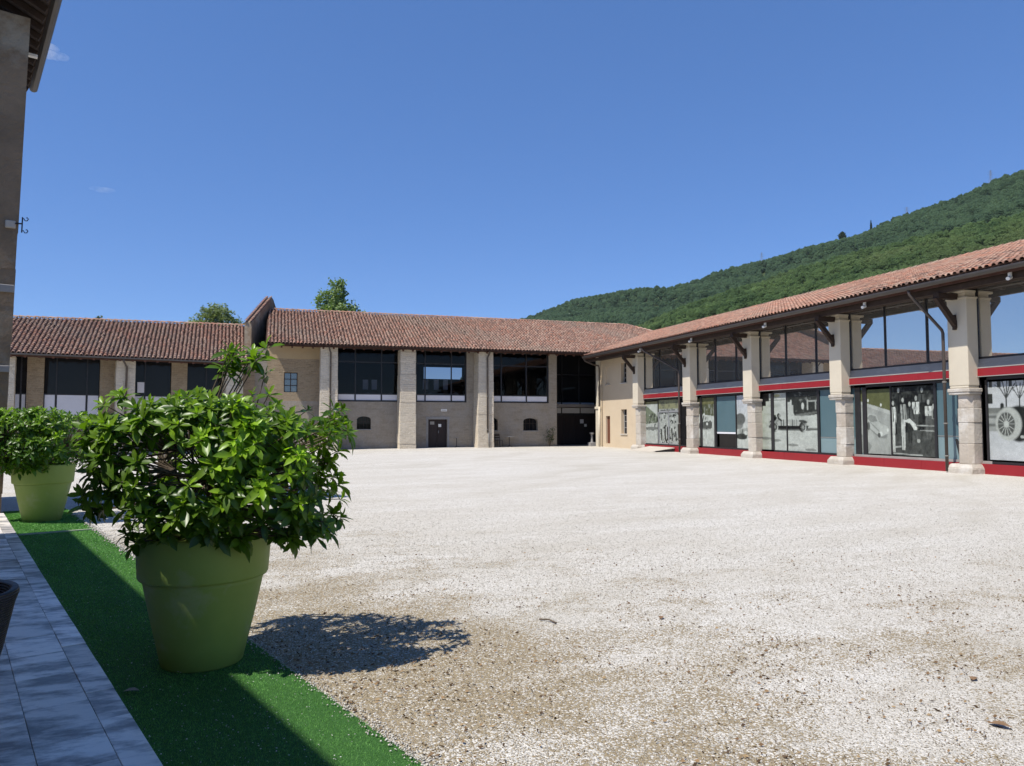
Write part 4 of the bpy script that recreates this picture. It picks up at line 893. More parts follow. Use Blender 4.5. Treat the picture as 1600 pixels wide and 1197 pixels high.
# unseen ochre house, added to throw the long shade on turf and paving
por = thing('unseen_shade_house', 'unseen ochre house with eave outside the left edge, added to cast the long shade', 'building', tw(-3.2, 4, 0))
m = MB(tw); m.box(-9, -3.2, -9, 12.3, -.1, 6.1); m.build('wall', 'plaster_tan', por)
m = MB(tw); m.add([(-2.25, -9.3, 6.0), (-2.25, 12.65, 6.0), (-6.2, 12.65, 7.6), (-6.2, -9.3, 7.6), (-2.25, -9.3, 6.12), (-2.25, 12.65, 6.12), (-6.2, 12.65, 7.72), (-6.2, -9.3, 7.72), (-10.1, -9.3, 6.0), (-10.1, 12.65, 6.0)], [(3, 2, 1, 0), (4, 5, 6, 7), (0, 1, 5, 4), (1, 2, 6, 5), (3, 0, 4, 7), (7, 6, 9, 8)]); prf = m.build('roof', 'soffit', por)
for al in (-4, .5, 5, 9.5):
    o = MB(tw).box(-3.24, -3.19, al, al+1.1, .9, 2.6).build('window', 'glass_dark', por); MB(tw).box(-3.26, -3.16, al-.12, al+1.22, .78, .9).build('sill', 'block', o)

# =============================================================== HILLS AND FOREST
FAR = [(-30, .004), (0, .006), (11, .015), (13.5, .05), (15.5, .105), (17.22, .1367), (18.57, .1424), (20.23, .1528), (22.73, .1656), (25.21, .1727), (27.67, .1807), (30.57, .1832), (32.47, .1902), (34.58, .201), (37.09, .209), (39.31, .2209), (41.47, .2288), (43.56, .2355), (45.6, .2486), (47.55, .2564), (49.44, .2636), (51.26, .2755), (53.01, .2816), (60, .31), (75, .33), (95, .3), (130, .2)]
NEAR = [(18, .02), (23, .07), (25.67, .1049), (27.64, .1243), (28.13, .1293), (31.02, .1527), (34.78, .1771), (39.29, .197), (43.53, .2107), (47.5, .2224), (52.93, .2386), (65, .25), (90, .22), (120, .1)]
def hill(name, table, D0, D1, a0, a1, mat, treeh, seed):
    """a ridge that runs from left to right behind the wing; its foot lies nearer to us"""
    az = np.linspace(a0, a1, 160); tb = np.array(table); tn = np.interp(az, tb[:, 0], tb[:, 1])
    D = np.interp(az, [17, 53, 100], [D1, D0, D0*1.1])
    rr = np.concatenate([np.linspace(.34, 1.0, 34), [1.05, 1.15, 1.3]])
    A, R_ = np.meshgrid(az, rr, indexing='ij'); DD = D[:, None]*R_
    s = np.clip((R_-.34)/.66, 0, 1)
    H = (tn*D)[:, None]*np.where(R_ <= 1, s**1.12, 1-(R_-1)*1.5) + EYE*(s > 0) - treeh*.8
    rg = np.random.default_rng(seed)
    for k in range(10):
        f1, f2, p1 = rg.uniform(.004, .03), rg.uniform(.004, .03), rg.uniform(0, 6.28)
        X_, Y_ = DD*np.sin(np.radians(A)), DD*np.cos(np.radians(A)); H += 1.6*np.sin(X_*f1*2+Y_*f2+p1)*np.clip(1-np.abs(R_-.7)*2.6, 0, 1)*3
    H = np.maximum(H, -1.0)
    P = np.stack([DD*np.sin(np.radians(A)), DD*np.cos(np.radians(A)), H], -1)
    n, m = A.shape; q = (np.arange(n-1)[:, None]*m+np.arange(m-1)[None]).ravel()
    F = np.stack([q, q+1, q+m+1, q+m], -1)[:, ::-1]
    link(np_mesh(name, P.reshape(-1, 3), F, mat, smooth=True), name, kind='structure')
    return P, A, R_
MT['hill'] = pmat('hill_undergrowth', (.035, .055, .018), (.05, .07, .025), .03, .95, None, bumps=0)
Pf, Af, Rf = hill('wooded_hill', FAR, 1150, 1500, -12, 100, MT['hill'], 7, 3)
Pn, An, Rn = hill('wooded_spur', NEAR, 720, 900, 20, 100, MT['hill'], 6, 5)
def sample_hill(P, A, R_, n, a0, a1, r0, r1, rock=False):
    az = RNG.uniform(a0, a1, n); r = np.sqrt(RNG.uniform(r0**2, r1**2, n))
    ai = np.clip((az-A[0, 0])/(A[-1, 0]-A[0, 0])*(A.shape[0]-1), 0, A.shape[0]-1.001); rr = R_[0]
    ri = np.interp(r, rr, np.arange(len(rr))); i, j = ai.astype(int), np.minimum(ri.astype(int), len(rr)-2); fa, fr_ = (ai-i)[:, None], (ri-j)[:, None]
    Q = (P[i, j]*(1-fa)+P[i+1, j]*fa)*(1-fr_)+(P[i, j+1]*(1-fa)+P[i+1, j+1]*fa)*fr_
    if rock: 
        k = ~((np.abs(az-22.9) < 1.25) & (np.abs(r-.885-(az-22.9)*.004) < .042) & (RNG.uniform(0, 1, n) < .72)); Q = Q[k]
    return Q
def crown_material(name, dark, light, tint):
    m, nt, b = new_mat(name)
    p = pos(nt); g = nt.nodes.new('ShaderNodeObjectInfo')
    col = mix(nt, ramp(nt, noise(nt, p, .045, 5, .7), .35, .66), dark, light)
    col = mix(nt, ramp(nt, noise(nt, p, .010, 4), .5, .68, 0, .75), col, tint)
    col = mix(nt, ramp(nt, noise(nt, p, .9, 5, .75), .35, .7, 0, .55), col, (dark[0]*.35, dark[1]*.4, dark[2]*.35))
    nt.links.new(col, b.inputs['Base Color']); b.inputs['Roughness'].default_value = .75; b.inputs['Specular IOR Level'].default_value = .2
    bump(nt, b, noise(nt, p, 1.2, 5, .7), 1.0, 1.2)
    return m
def forest(name, pts, mat, rmin, rmax, seed):
    me = bpy.data.meshes.new(name); me.vertices.add(len(pts)); me.vertices.foreach_set('co', pts.astype(np.float32).ravel())
    o = link(me, name, kind='stuff'); me.materials.append(mat)
    ng = bpy.data.node_groups.new(name+'_nodes', 'GeometryNodeTree')
    ng.interface.new_socket('Geometry', in_out='INPUT', socket_type='NodeSocketGeometry'); ng.interface.new_socket('Geometry', in_out='OUTPUT', socket_type='NodeSocketGeometry')
    nn = ng.nodes; ll = ng.links
    gi, go = nn.new('NodeGroupInput'), nn.new('NodeGroupOutput')
    ico = nn.new('GeometryNodeMeshIcoSphere'); ico.inputs['Radius'].default_value = 1.0; ico.inputs['Subdivisions'].default_value = 5
    sp = nn.new('GeometryNodeSetPosition'); ll.new(ico.outputs[0], sp.inputs[0])
    nrm = nn.new('GeometryNodeInputNormal'); n1 = nn.new('ShaderNodeTexNoise'); n1.inputs['Scale'].default_value = 2.1; n1.inputs['Detail'].default_value = 6; n1.inputs['Roughness'].default_value = .78
    ma = nn.new('ShaderNodeMath'); ma.operation = 'SUBTRACT'; ma.inputs[1].default_value = .5; ll.new(n1.outputs['Fac'], ma.inputs[0])
    mm = nn.new('ShaderNodeMath'); mm.operation = 'MULTIPLY'; mm.inputs[1].default_value = 2.0; ll.new(ma.outputs[0], mm.inputs[0])
    vm = nn.new('ShaderNodeVectorMath'); vm.operation = 'SCALE'; ll.new(nrm.outputs[0], vm.inputs[0]); ll.new(mm.outputs[0], vm.inputs['Scale']); ll.new(vm.outputs[0], sp.inputs['Offset'])
    sm_ = nn.new('GeometryNodeSetMaterial'); sm_.inputs['Material'].default_value = mat; ll.new(sp.outputs[0], sm_.inputs[0])
    ip = nn.new('GeometryNodeInstanceOnPoints'); ll.new(gi.outputs[0], ip.inputs['Points']); ll.new(sm_.outputs[0], ip.inputs['Instance'])
    r1 = nn.new('FunctionNodeRandomValue'); r1.data_type = 'FLOAT_VECTOR'; r1.inputs[0].default_value = (rmin, rmin, rmin*1.1); r1.inputs[1].default_value = (rmax, rmax, rmax*1.25); r1.inputs['Seed'].default_value = seed
    r2 = nn.new('FunctionNodeRandomValue'); r2.data_type = 'FLOAT_VECTOR'; r2.inputs[0].default_value = (-.25, -.25, 0); r2.inputs[1].default_value = (.25, .25, 6.28); r2.inputs['Seed'].default_value = seed+1
    ll.new(r1.outputs[0], ip.inputs['Scale']); ll.new(r2.outputs[0], ip.inputs['Rotation']); ll.new(ip.outputs[0], go.inputs[0])
    md = o.modifiers.new('trees', 'NODES'); md.node_group = ng
    return o
fp = sample_hill(Pf, Af, Rf, 15000, 12, 60, .55, 1.015, True); fp[:, 2] += 3.5
forest('forest', fp, crown_material('far_wood', (.045, .088, .042), (.085, .145, .062), (.06, .11, .055)), 2.4, 5.6, 2)
npn = sample_hill(Pn, An, Rn, 12000, 23, 62, .5, 1.03); npn[:, 2] += 3
forest('near_forest', npn, crown_material('near_wood', (.05, .098, .03), (.125, .195, .058), (.135, .175, .06)), 1.7, 4.3, 5)
def on_ridge(az, r=1.0, P=Pf, A=Af, R_=Rf):
    i = int(round((az-A[0, 0])/(A[-1, 0]-A[0, 0])*(A.shape[0]-1))); j = int(np.argmin(np.abs(R_[0]-r))); q = P[i, j]
    d = math.hypot(q[0], q[1]); return np.array([d*math.sin(rad(az)), d*math.cos(rad(az)), q[2]])
# pale rock face on the far hill
q0 = on_ridge(22.9, .9); Vr, Fr = [], []
ux = np.array([math.cos(rad(22.9)), -math.sin(rad(22.9)), 0]); uy = np.array([math.sin(rad(22.9)), math.cos(rad(22.9)), 0])
nr_, nz_ = 24, 7
for i in range(nr_):
    for j in range(nz_):
        t = i/(nr_-1)*2-1; s = j/(nz_-1); h = 10*(1-t*t)**.5*(.75+.25*math.sin(t*9))
        Vr.append(q0 + ux*t*34 + uy*(s*40-8+random.uniform(-2.5, 2.5)) + np.array([0, 0, t*3.0+2+s*h*1.15+random.uniform(-1.2, 1.2)]))
for i in range(nr_-1):
    for j in range(nz_-1): k = i*nz_+j; Fr.append([k, k+nz_, k+nz_+1, k+1])
link(np_mesh('rock_outcrop', np.array(Vr), Fr, MT['rock']), 'rock_outcrop', kind='structure')

# leaf clouds for trees
def leaf_quads(C, size, cols, aniso=.55, droop=.0):
    n = len(C); d = RNG.normal(0, 1, (n, 3)); d[:, 2] = d[:, 2]*.6-droop; d /= np.linalg.norm(d, axis=1)[:, None]
    t = RNG.normal(0, 1, (n, 3)); w = np.cross(d, t); w /= np.linalg.norm(w, axis=1)[:, None]
    s = size*RNG.uniform(.6, 1.3, n)[:, None]
    V = np.stack([C-d*s, C+w*s*aniso, C+d*s, C-w*s*aniso], 1).reshape(-1, 3)
    return V, np.arange(n*4).reshape(-1, 4), np.repeat(cols, 4, 0)
def make_tree(name, label, base, h, blobs, nleaf, lsize, cdark, clight, group=None, trunk_r=.18, lean=(0, 0)):
    """trunk with limbs that run to each leaf mass; blobs: (dx, dy, z, rx, rz)"""
    base = np.array(base, float); t = thing(name, label, 'tree', base, group)
    top = base+np.array([lean[0], lean[1], h*.72])
    m = MB(); m.tube([base, base*.5+top*.5+np.array([.1, 0, 0]), top], [trunk_r, trunk_r*.7, trunk_r*.3], 8); tr = m.build('trunk', 'bark', t, smooth=True)
    m = MB()
    for b in blobs:
        st = base+(top-base)*min(.95, max(.25, (b[2]-b[4]*1.2)/h)); c = base+np.array([b[0], b[1], b[2]])
        m.tube([st, st*.5+c*.5+np.array([0, 0, .15]), c, c+np.array([0, 0, b[4]*.7])], [trunk_r*.4, trunk_r*.25, trunk_r*.15, trunk_r*.05], 5)
    m.build('limbs', 'bark', t, smooth=True)
    wts = np.array([b[3]**2*b[4] for b in blobs]); cnt = (nleaf*wts/wts.sum()).astype(int); C = []
    for b, k in zip(blobs, cnt):
        u = RNG.normal(0, 1, (k, 3)); u /= np.linalg.norm(u, axis=1)[:, None]; rad_ = RNG.uniform(.2, 1, k)[:, None]**.45
        lump = 1+.28*np.sin(u[:, 0:1]*7+b[0]*3)*np.sin(u[:, 1:2]*6+1)+.2*np.sin(u[:, 2:3]*9+b[2])
        C.append(base+np.array([b[0], b[1], b[2]])+u*rad_*lump*np.array([b[3], b[3], b[4]]))
    C = np.concatenate(C); w = RNG.uniform(0, 1, len(C))[:, None]; cl = np.array(cdark)*(1-w)+np.array(clight)*w
    V, F, cc = leaf_quads(C, lsize, cl, .6, .3)
    link(np_mesh('crown', V-base, F, MT['leaf_tree'], cc), 'crown', t, 'stuff')
    return t
def rb(n, sx, z0, z1, r, seed, f=lambda t: 1.0):
    rg = random.Random(seed); return [(rg.uniform(-sx, sx)*f((k+.5)/n), rg.uniform(-sx, sx)*.8, z0+(z1-z0)*(k+.5)/n, r*rg.uniform(.75, 1.2), r*rg.uniform(.7, 1.1)) for k in range(n)]
bl = [(-1.2, 0, 10.5, 1.3, 1.8), (-1.35, .3, 13.2, .75, 1.3), (-.2, 0, 12.2, 1.3, 2.0), (-.1, .2, 14.3, .85, 1.3), (.3, -.3, 15.1, .45, .6), (1.2, .2, 11.6, 1.2, 1.6), (2.1, 0, 11.2, .9, 1.0), (1.2, 0, 9.0, 1.6, 1.6), (2.3, .3, 12.4, .4, .5), (-1.8, 0, 13.6, .3, .4)]
make_tree('poplar_tree', 'taller full green tree rising behind the middle of the tiled hall roof', (5.3, 70, -.5), 15.6, bl, 14000, .13, (.14, .21, .08), (.30, .37, .15))
bl = [(-1.0, 0, 11.3, .9, .8), (-.5, .2, 12.0, .8, .7), (.2, 0, 11.8, .9, .8), (.6, 0, 11.0, .9, .9), (1.6, 0, 10.8, .45, .8), (-.2, .1, 10.2, 1.2, .9), (-1.4, 0, 12.2, .3, .3)]
make_tree('willow_tree', 'leaning pale green tree behind the low hall ridge, left of the brick parapet', (-5.0, 70, -.5), 12.7, bl, 5500, .11, (.24, .30, .13), (.42, .47, .24), lean=(-.4, 0))
make_tree('small_tree', 'small round pale treetop just left of the leaning tree behind the ridge', (-7.2, 70, -.5), 11.3, [(0, 0, 10.6, .8, .7), (.5, 0, 10.2, .8, .6), (1.6, 0, 10.1, 1.0, .45)], 2000, .11, (.24, .30, .13), (.42, .46, .24), trunk_r=.12)
make_tree('distant_treetop', 'tiny dark treetop, right one of two tufts peeping over the low ridge', (-14.5, 70, -.5), 10.9, [(0, 0, 10.75, .45, .4)], 350, .12, (.06, .09, .03), (.10, .14, .05), trunk_r=.1)
make_tree('distant_treetop', 'tiny dark treetop, left one of two tufts peeping over the low ridge', (-15.5, 70, -.5), 10.8, [(0, 0, 10.65, .3, .35)], 250, .12, (.06, .09, .03), (.10, .14, .05), trunk_r=.1)
q = on_ridge(42.16); make_tree('ridge_tree', 'dark round tree standing up from the wooded hill crest', q+np.array([0, 0, 4]), 14, [(0, 0, 5, 5, 4), (-1, 0, 9, 4.5, 3.5), (1.5, 0, 10, 3.5, 3), (0, 0, 12.5, 3, 2)], 2500, 1.0, (.02, .04, .015), (.035, .06, .022), trunk_r=.5)
q = on_ridge(44.02); make_tree('cypress_tree', 'slender dark cypress on the hill crest right of the round tree', q+np.array([0, 0, 3]), 15, [(0, 0, 3, 1.6, 4), (0, 0, 8, 1.4, 4), (0, 0, 13, .8, 3)], 900, .7, (.015, .03, .012), (.03, .045, .02), trunk_r=.3)
def pylon(az, h, label):
    q = on_ridge(az); t = thing('pylon', label, 'pylon', q, 'lattice pylons on the hill crest')
    m = MB(); w = h*.10; r = .14
    for sx in (-1, 1):
        for sy in (-1, 1): m.tube([q+np.array([sx*w, sy*w, 0]), q+np.array([sx*.4, sy*.4, h])], r, 4)
    for k in range(8):
        z0, z1 = h*k/8, h*(k+1)/8; w0, w1 = w+(.4-w)*k/8, w+(.4-w)*(k+1)/8
        for s in (-1, 1): m.tube([q+np.array([-w0, s*w0, z0]), q+np.array([w1, s*w1, z1])], r*.6, 4); m.tube([q+np.array([s*w0, -w0, z0]), q+np.array([s*w1, w1, z1])], r*.6, 4)
    m.build('mast', 'fence', t); m = MB()
    for z, l in ((h*.98, 3), (h*.86, 4), (h*.74, 4.5)): m.tube([q+np.array([-l, l*.3, z]), q+np.array([l, -l*.3, z])], r*.8, 4)
    m.build('cross_arms', 'fence', t)
pylon(51.2, 22, 'nearest lattice pylon on the hill crest by the right edge')
pylon(46.27, 17, 'middle small lattice pylon on the hill crest'); pylon(36.65, 24, 'thin pale pylon farthest left on the hill crest')

# =============================================================== POTS AND SHRUBS
def leaf_template(droop, fold, nseg=4):
    V = []; prof = [(0, .10), (.2, .5), (.45, .95), (.74, .88), (1.0, .05)]
    for t, w in prof:
        z = .10*t - droop*t*t
        V += [(-w*.5*.36, t, z+fold*w), (0, t, z), (w*.5*.36, t, z+fold*w)]
    F = []
    for i in range(len(prof)-1):
        a = i*3; F += [(a, a+1, a+4, a+3), (a+1, a+2, a+5, a+4)]
    return np.array(V), np.array(F)
LT = [leaf_template(d, f) for d, f in ((.10, .05), (.22, .07), (.36, .06), (.5, .05))]
def rosette_leaves(c, ax, size, young, m, rg):
    """one whorl of leaves round a shoot tip: list of (template, matrix 3x3 columns, origin, colour)"""
    ax = np.array(ax, float); ax /= np.linalg.norm(ax)
    u = np.cross(ax, (.3, .2, 1)); u /= np.linalg.norm(u); v = np.cross(ax, u); out = []
    for k in range(m):
        ph_ = k*2.39996+rg.uniform(-.3, .3); f = k/m                       # inner young leaves stand up, outer ones spread
        el = rad(25+75*(1-f)+rg.uniform(-12, 12)) if True else 0
        rdl = u*math.cos(ph_)+v*math.sin(ph_)
        d = rdl*math.sin(el)+ax*math.cos(el); d[2] -= .12; d /= np.linalg.norm(d)
        n = ax*math.sin(el)-rdl*math.cos(el); s = np.cross(d, n); s /= np.linalg.norm(s); n = np.cross(s, d)
        L = size*(.55+.6*(1-f))*rg.uniform(.7, 1.2)
        y = young*(.35+.65*f)*rg.uniform(.5, 1.1)
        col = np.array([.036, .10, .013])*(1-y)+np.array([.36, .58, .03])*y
        col = col*rg.uniform(.8, 1.2)
        out.append((rg.randrange(4) if f < .5 else rg.randrange(2), np.stack([s, d, n], 1)*L, np.array(c)-ax*.05*(1-f)*size*4, col))
    return out
def shrub_pot(name, label, group, base, sc, ros, nparts, leaf, seed, potlabel=None):
    base = np.array(base, float); rg = random.Random(seed)
    t = thing(name, label, 'potted plant', base, group)
    RS, ZS = .955, 1.025
    prof = [(.0, .0), (.255, .0), (.268, .012), (.30, .14), (.345, .32), (.392, .53), (.398, .548), (.392, .556), (.421, .562), (.428, .575), (.446, .815), (.444, .83), (.436, .838), (.425, .836), (.418, .825), (.405, .72), (.0, .72)]
    m = MB(); m.lathe([(r*sc*RS, z*sc*ZS) for r, z in prof[:-2]], base, 56); m.lathe([(.418*sc*RS, .825*sc*ZS), (.40*sc*RS, .70*sc*ZS)], base, 56); po = m.build('pot', 'pot', t, smooth=True)
    m = MB(); m.lathe([(.0, .755*sc), (.2*sc, .76*sc), (.402*sc*RS, .742*sc)], base, 24); m.build('soil', 'soil', t)
    # stems
    m = MB(); trunk0 = base+np.array([0, 0, .74*sc]); hubs = []
    for k in range(7):
        an = k*2.4+seed; r = rg.uniform(.12, .45)*sc; h = rg.uniform(1.0, 1.5)*sc
        p1 = trunk0+np.array([math.cos(an)*r*.35, math.sin(an)*r*.35, .16*sc]); p2 = base+np.array([math.cos(an)*r, math.sin(an)*r, h])
        m.tube([trunk0+np.array([math.cos(an)*.05, math.sin(an)*.05, -.02]), p1, p2], [.018*sc, .014*sc, .008*sc], 6); hubs += [p1, p1*.5+p2*.5, p2]
    H = np.array(hubs)
    leaves = []
    for c, ax, sz, yg, mm in ros:
        c = np.array(c); k = int(np.argmin(np.linalg.norm(H-c, axis=1)+.4*np.maximum(0, H[:, 2]-c[2]))); h0 = H[k]
        axn = np.array(ax)/np.linalg.norm(ax); mid = h0*.45+c*.55-axn*.04
        m.tube([h0, mid, c], [.006*sc, .0045*sc, .003*sc], 4, False)
        leaves += rosette_leaves(c, ax, sz*leaf, yg, mm, rg)
    m.build('stems', 'bark', t, smooth=True)
    # the largest visible leaves are objects, the rest one mesh
    O = np.array([l[2] for l in leaves]); dist = np.linalg.norm(O-np.array([0, 0, EYE]), axis=1)
    ordr = np.argsort(dist + .12*np.array([rg.random() for _ in leaves])); sel = set(ordr[:nparts].tolist())
    buckets = {}
    for k in sel:
        ti, M3, o, col = leaves[k]; y = int(np.clip((col[0]-.03)/.03, 0, 4)); key = (ti, y)
        if key not in buckets:
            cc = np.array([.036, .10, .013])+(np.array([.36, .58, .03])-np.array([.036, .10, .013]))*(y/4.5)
            V, F = LT[ti]; buckets[key] = np_mesh('leaf', V, F, MT['leaf'], np.repeat(cc[None], len(V), 0), smooth=True)
        ob = link(buckets[key], 'leaf', t); Mx = Matrix(M3.tolist()).to_4x4(); Mx.translation = Vector(o-base); ob.matrix_local = Mx
    VV, FF, CC = [], [], []; n0 = 0
    for k, (ti, M3, o, col) in enumerate(leaves):
        if k in sel: continue
        V, F = LT[ti]; VV.append(V@M3.T+o-base); FF.append(F+n0); CC.append(np.repeat(col[None], len(V), 0)); n0 += len(V)
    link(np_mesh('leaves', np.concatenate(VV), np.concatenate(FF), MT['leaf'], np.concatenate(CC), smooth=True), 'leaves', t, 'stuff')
    return t
def crown_rosettes(base, outline, n, seed, fdepth, young, zc, extra):
    """shoot tips spread through a crown with this side outline (r to the right, z up), about as deep as it is wide"""
    rg = random.Random(seed); out = []; b = np.array(base)
    def inside(r, z):
        ins = False; m = len(outline)
        for i in range(m):
            (x0, y0), (x1, y1) = outline[i], outline[(i+1) % m]
            if (y0 > z) != (y1 > z) and r < (x1-x0)*(z-y0)/(y1-y0)+x0: ins = not ins
        return ins
    rs = [p[0] for p in outline]; zs = [p[1] for p in outline]; rm = max(abs(min(rs)), max(rs))
    z0, z1 = min(zs), max(zs); k = 0
    while len(out) < n and k < 60000:
        k += 1
        r, z = rg.uniform(min(rs), max(rs)), rg.uniform(z0, z1)
        if not (inside(r, z) and inside(r+math.copysign(.085, r), z) and inside(r, z+.06 if z > zc else z-.045)): continue
        if math.sin(r*6.1+1.7)*math.sin(z*7.3+.6) + rg.uniform(-.5, .5) < -.50: continue
        zn = (z-zc)/((z1-zc) if z > zc else (zc-z0)); fm = fdepth*math.sqrt(max(.03, 1-(r/rm/1.05)**2))*(1-abs(zn)**3*(.45 if z > zc else .75))
        t = rg.random(); f = -fm*rg.uniform(.72, 1.03) if t < .5 else (fm*rg.uniform(.72, 1.03) if t < .72 else fm*rg.uniform(-.7, .7))
        top = max(0, zn)
        ax = RR*(r/rm*.8+rg.uniform(-.3, .3)) + FH*(f/fdepth*.75+rg.uniform(-.3, .3)) + np.array([0, 0, .45+.55*top+rg.uniform(-.15, .3)])
        lit = .35+.65*max(0, min(1, zn*.6+.5))  # young tone also carries light: leaf colour brighter towards the crown top
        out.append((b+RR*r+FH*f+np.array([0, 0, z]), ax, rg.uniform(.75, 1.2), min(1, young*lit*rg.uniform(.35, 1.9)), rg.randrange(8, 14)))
    for (r_, f_, z_, ar, az_, yg) in extra:
        out.append((b+RR*r_+FH*f_+np.array([0, 0, z_]), RR*ar+FH*rg.uniform(-.3, .2)+np.array([0, 0, az_]), rg.uniform(.8, 1.1), yg, rg.randrange(8, 12)))
    return out
B1 = np.array([-.445, 5.406, .012]); rg = random.Random(11); ex1 = []
for k in range(7): ex1.append((.86+rg.uniform(-.08, .12), rg.uniform(-.2, .1), 1.58+rg.uniform(-.1, .12), .6, .8, .8))
for k in range(13): ex1.append((.20+rg.uniform(-.11, .13), rg.uniform(-.1, .1), rg.choice([1.96, 2.02, 2.08, 2.12])+rg.uniform(-.03, .04), rg.uniform(-.7, .7), .8, rg.uniform(.5, 1)))
for k in range(5): ex1.append((-.84+rg.uniform(-.08, .2), rg.uniform(-.25, 0), 1.04+rg.uniform(-.04, .06), -.9, .2, .12))
for k in range(6): ex1.append((.80+rg.uniform(-.25, .1), rg.uniform(-.25, 0), .90+rg.uniform(-.05, .06), .9, .2, .2))
for k in range(5): ex1.append((-.30+rg.uniform(-.12, .12), -.38+rg.uniform(-.06, .06), .88+rg.uniform(-.03, .05), -.3, .5, .4))
OUT1 = [(-.76, 1.48), (-.74, 1.65), (-.59, 1.80), (-.33, 1.85), (.06, 1.84), (.37, 1.85), (.52, 1.88), (.63, 1.69), (.81, 1.67), (.94, 1.71), (.97, 1.52), (.83, 1.26), (.88, 1.09), (.95, .85), (.6, .79), (.43, .76), (.17, .81), (0, .77), (-.22, .90), (-.37, 1.02), (-.61, 1.0), (-.80, 1.02), (-.79, 1.13), (-.66, 1.22)]
OUT1 = [(r+.05+(.07 if r < -.5 else 0), z) for r, z in OUT1]; ex1 = [(q[0]+.05+(.05 if q[0] < -.6 else 0),)+q[1:] for q in ex1]
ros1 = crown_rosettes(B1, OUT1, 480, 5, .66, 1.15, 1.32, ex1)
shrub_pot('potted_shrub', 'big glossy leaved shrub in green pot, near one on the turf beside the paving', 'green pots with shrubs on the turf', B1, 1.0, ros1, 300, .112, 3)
B2 = np.array([-3.64, 13.95, .012])
OUT2 = [(-1.07, 1.80), (-.55, 1.88), (-.12, 1.83), (.09, 1.83), (.3, 1.93), (.5, 1.86), (.80, 1.74), (.76, 1.3), (.82, 1.04), (.44, .83), (.02, .74), (-.4, .78), (-.72, .82), (-1.04, .98)]
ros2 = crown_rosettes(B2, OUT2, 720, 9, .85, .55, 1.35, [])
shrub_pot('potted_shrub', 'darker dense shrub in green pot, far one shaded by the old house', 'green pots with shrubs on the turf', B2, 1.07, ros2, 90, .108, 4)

# =============================================================== FURNITURE AND SMALL THINGS
def wicker_mat():
    m, nt, b = new_mat('dark_wicker'); v = pos(nt)
    wv = N(nt, 'ShaderNodeTexWave'); wv.inputs['Scale'].default_value = 28; wv.bands_direction = 'Z'; wv.inputs['Distortion'].default_value = 1.0; nt.links.new(v, wv.inputs['Vector'])
    nt.links.new(mix(nt, wv.outputs['Fac'], (.012, .009, .009), (.055, .04, .036)), b.inputs['Base Color']); b.inputs['Roughness'].default_value = .5
    bump(nt, b, wv.outputs['Fac'], .8, .01); return m
MT['wicker'] = wicker_mat()
CN, CA = -.015, 4.08
ch = thing('wicker_chair', 'dark brown wicker armchair cut by the left edge on the paving', 'chair', tw(CN, CA, .03))
m = MB(tw); ang = np.linspace(-1.9, 1.9, 25); vs = []; 
prof = [(.20, .40), (.25, .6), (.29, .80), (.305, .845), (.298, .865), (.27, .86), (.256, .82), (.22, .6), (.17, .40)]
for t in ang:
    lo = 1-max(0, (abs(t)-.9))*.32
    for r, z in prof: vs.append((CN+r*math.cos(t), CA+r*1.02*math.sin(t), .40+(z-.40)*lo))
npf = len(prof); fs = [[i*npf+k, (i+1)*npf+k, (i+1)*npf+(k+1) % npf, i*npf+(k+1) % npf] for i in range(len(ang)-1) for k in range(npf)]
fs += [list(range(npf)), list(range((len(ang)-1)*npf, len(ang)*npf))[::-1]]
m.add(vs, fs); m.build('backrest', 'wicker', ch, smooth=True)
m = MB(tw); m.lathe([(0, .38), (.20, .38), (.21, .40), (.21, .45), (.2, .465), (0, .465)], (CN-.02, CA, 0), 24); m.build('seat', 'wicker', ch)
for sx in (-1, 1):
    for sy in (-1, 1): MB(tw).tube([(CN+sx*.19, CA+sy*.19, .03), (CN+sx*.165, CA+sy*.165, .39)], .018, 8).build('leg', 'wicker', ch)

def bistro_chair(x, y, rot, label):
    t = thing('garden_chair', label, 'chair', (x, y, yard_z(x, y)), 'garden chairs by the hall wall'); c, s = math.cos(rot), math.sin(rot); z0 = float(yard_z(x, y))
    fr_ = lambda a, b, z: (x+a*c-b*s, y+a*s+b*c, z0+z)
    for a, b in ((-.19, -.19), (.19, -.19), (-.19, .19), (.19, .19)): MB(fr_).tube([(a*1.15, b*1.15, 0), (a, b, .44)], .014, 6).build('leg', 'iron', t)
    m = MB(fr_)
    for k in range(5): m.box(-.21, .21, -.21+k*.086, -.21+k*.086+.07, .44, .46)
    m.build('seat', 'rust', t)
    m = MB(fr_); m.tube([(-.19, .2, .44), (-.19, .27, .86)], .014, 6); m.tube([(.19, .2, .44), (.19, .27, .86)], .014, 6)
    for z in (.62, .74, .83): m.box(-.19, .19, .21+.16*(z-.44), .225+.16*(z-.44), z, z+.07)
    m.build('backrest', 'rust', t)
def bistro_table(x, y, label, h=.72, r=.32):
    z0 = float(yard_z(x, y)); t = thing('garden_table', label, 'table', (x, y, z0), 'garden tables by the hall wall')
    MB().lathe([(0, h-.03), (r, h-.03), (r, h), (0, h)], (x, y, z0), 20).build('table_top', 'stone_grey', t)
    MB().tube([(x, y, z0+.04), (x, y, z0+h-.03)], .022, 8).build('post', 'iron', t)
    m = MB()
    for k in range(3): a_ = k*2.094; m.tube([(x, y, z0+.1), (x+.24*math.cos(a_), y+.24*math.sin(a_), z0+.0)], .014, 6)
    m.build('foot', 'iron', t)
bistro_chair(14.05, 47.65, .5, 'dark iron garden chair just right of the middle stone pier'); bistro_chair(14.35, 48.0-.1, 2.4, 'second dark garden chair between the first one and the table')
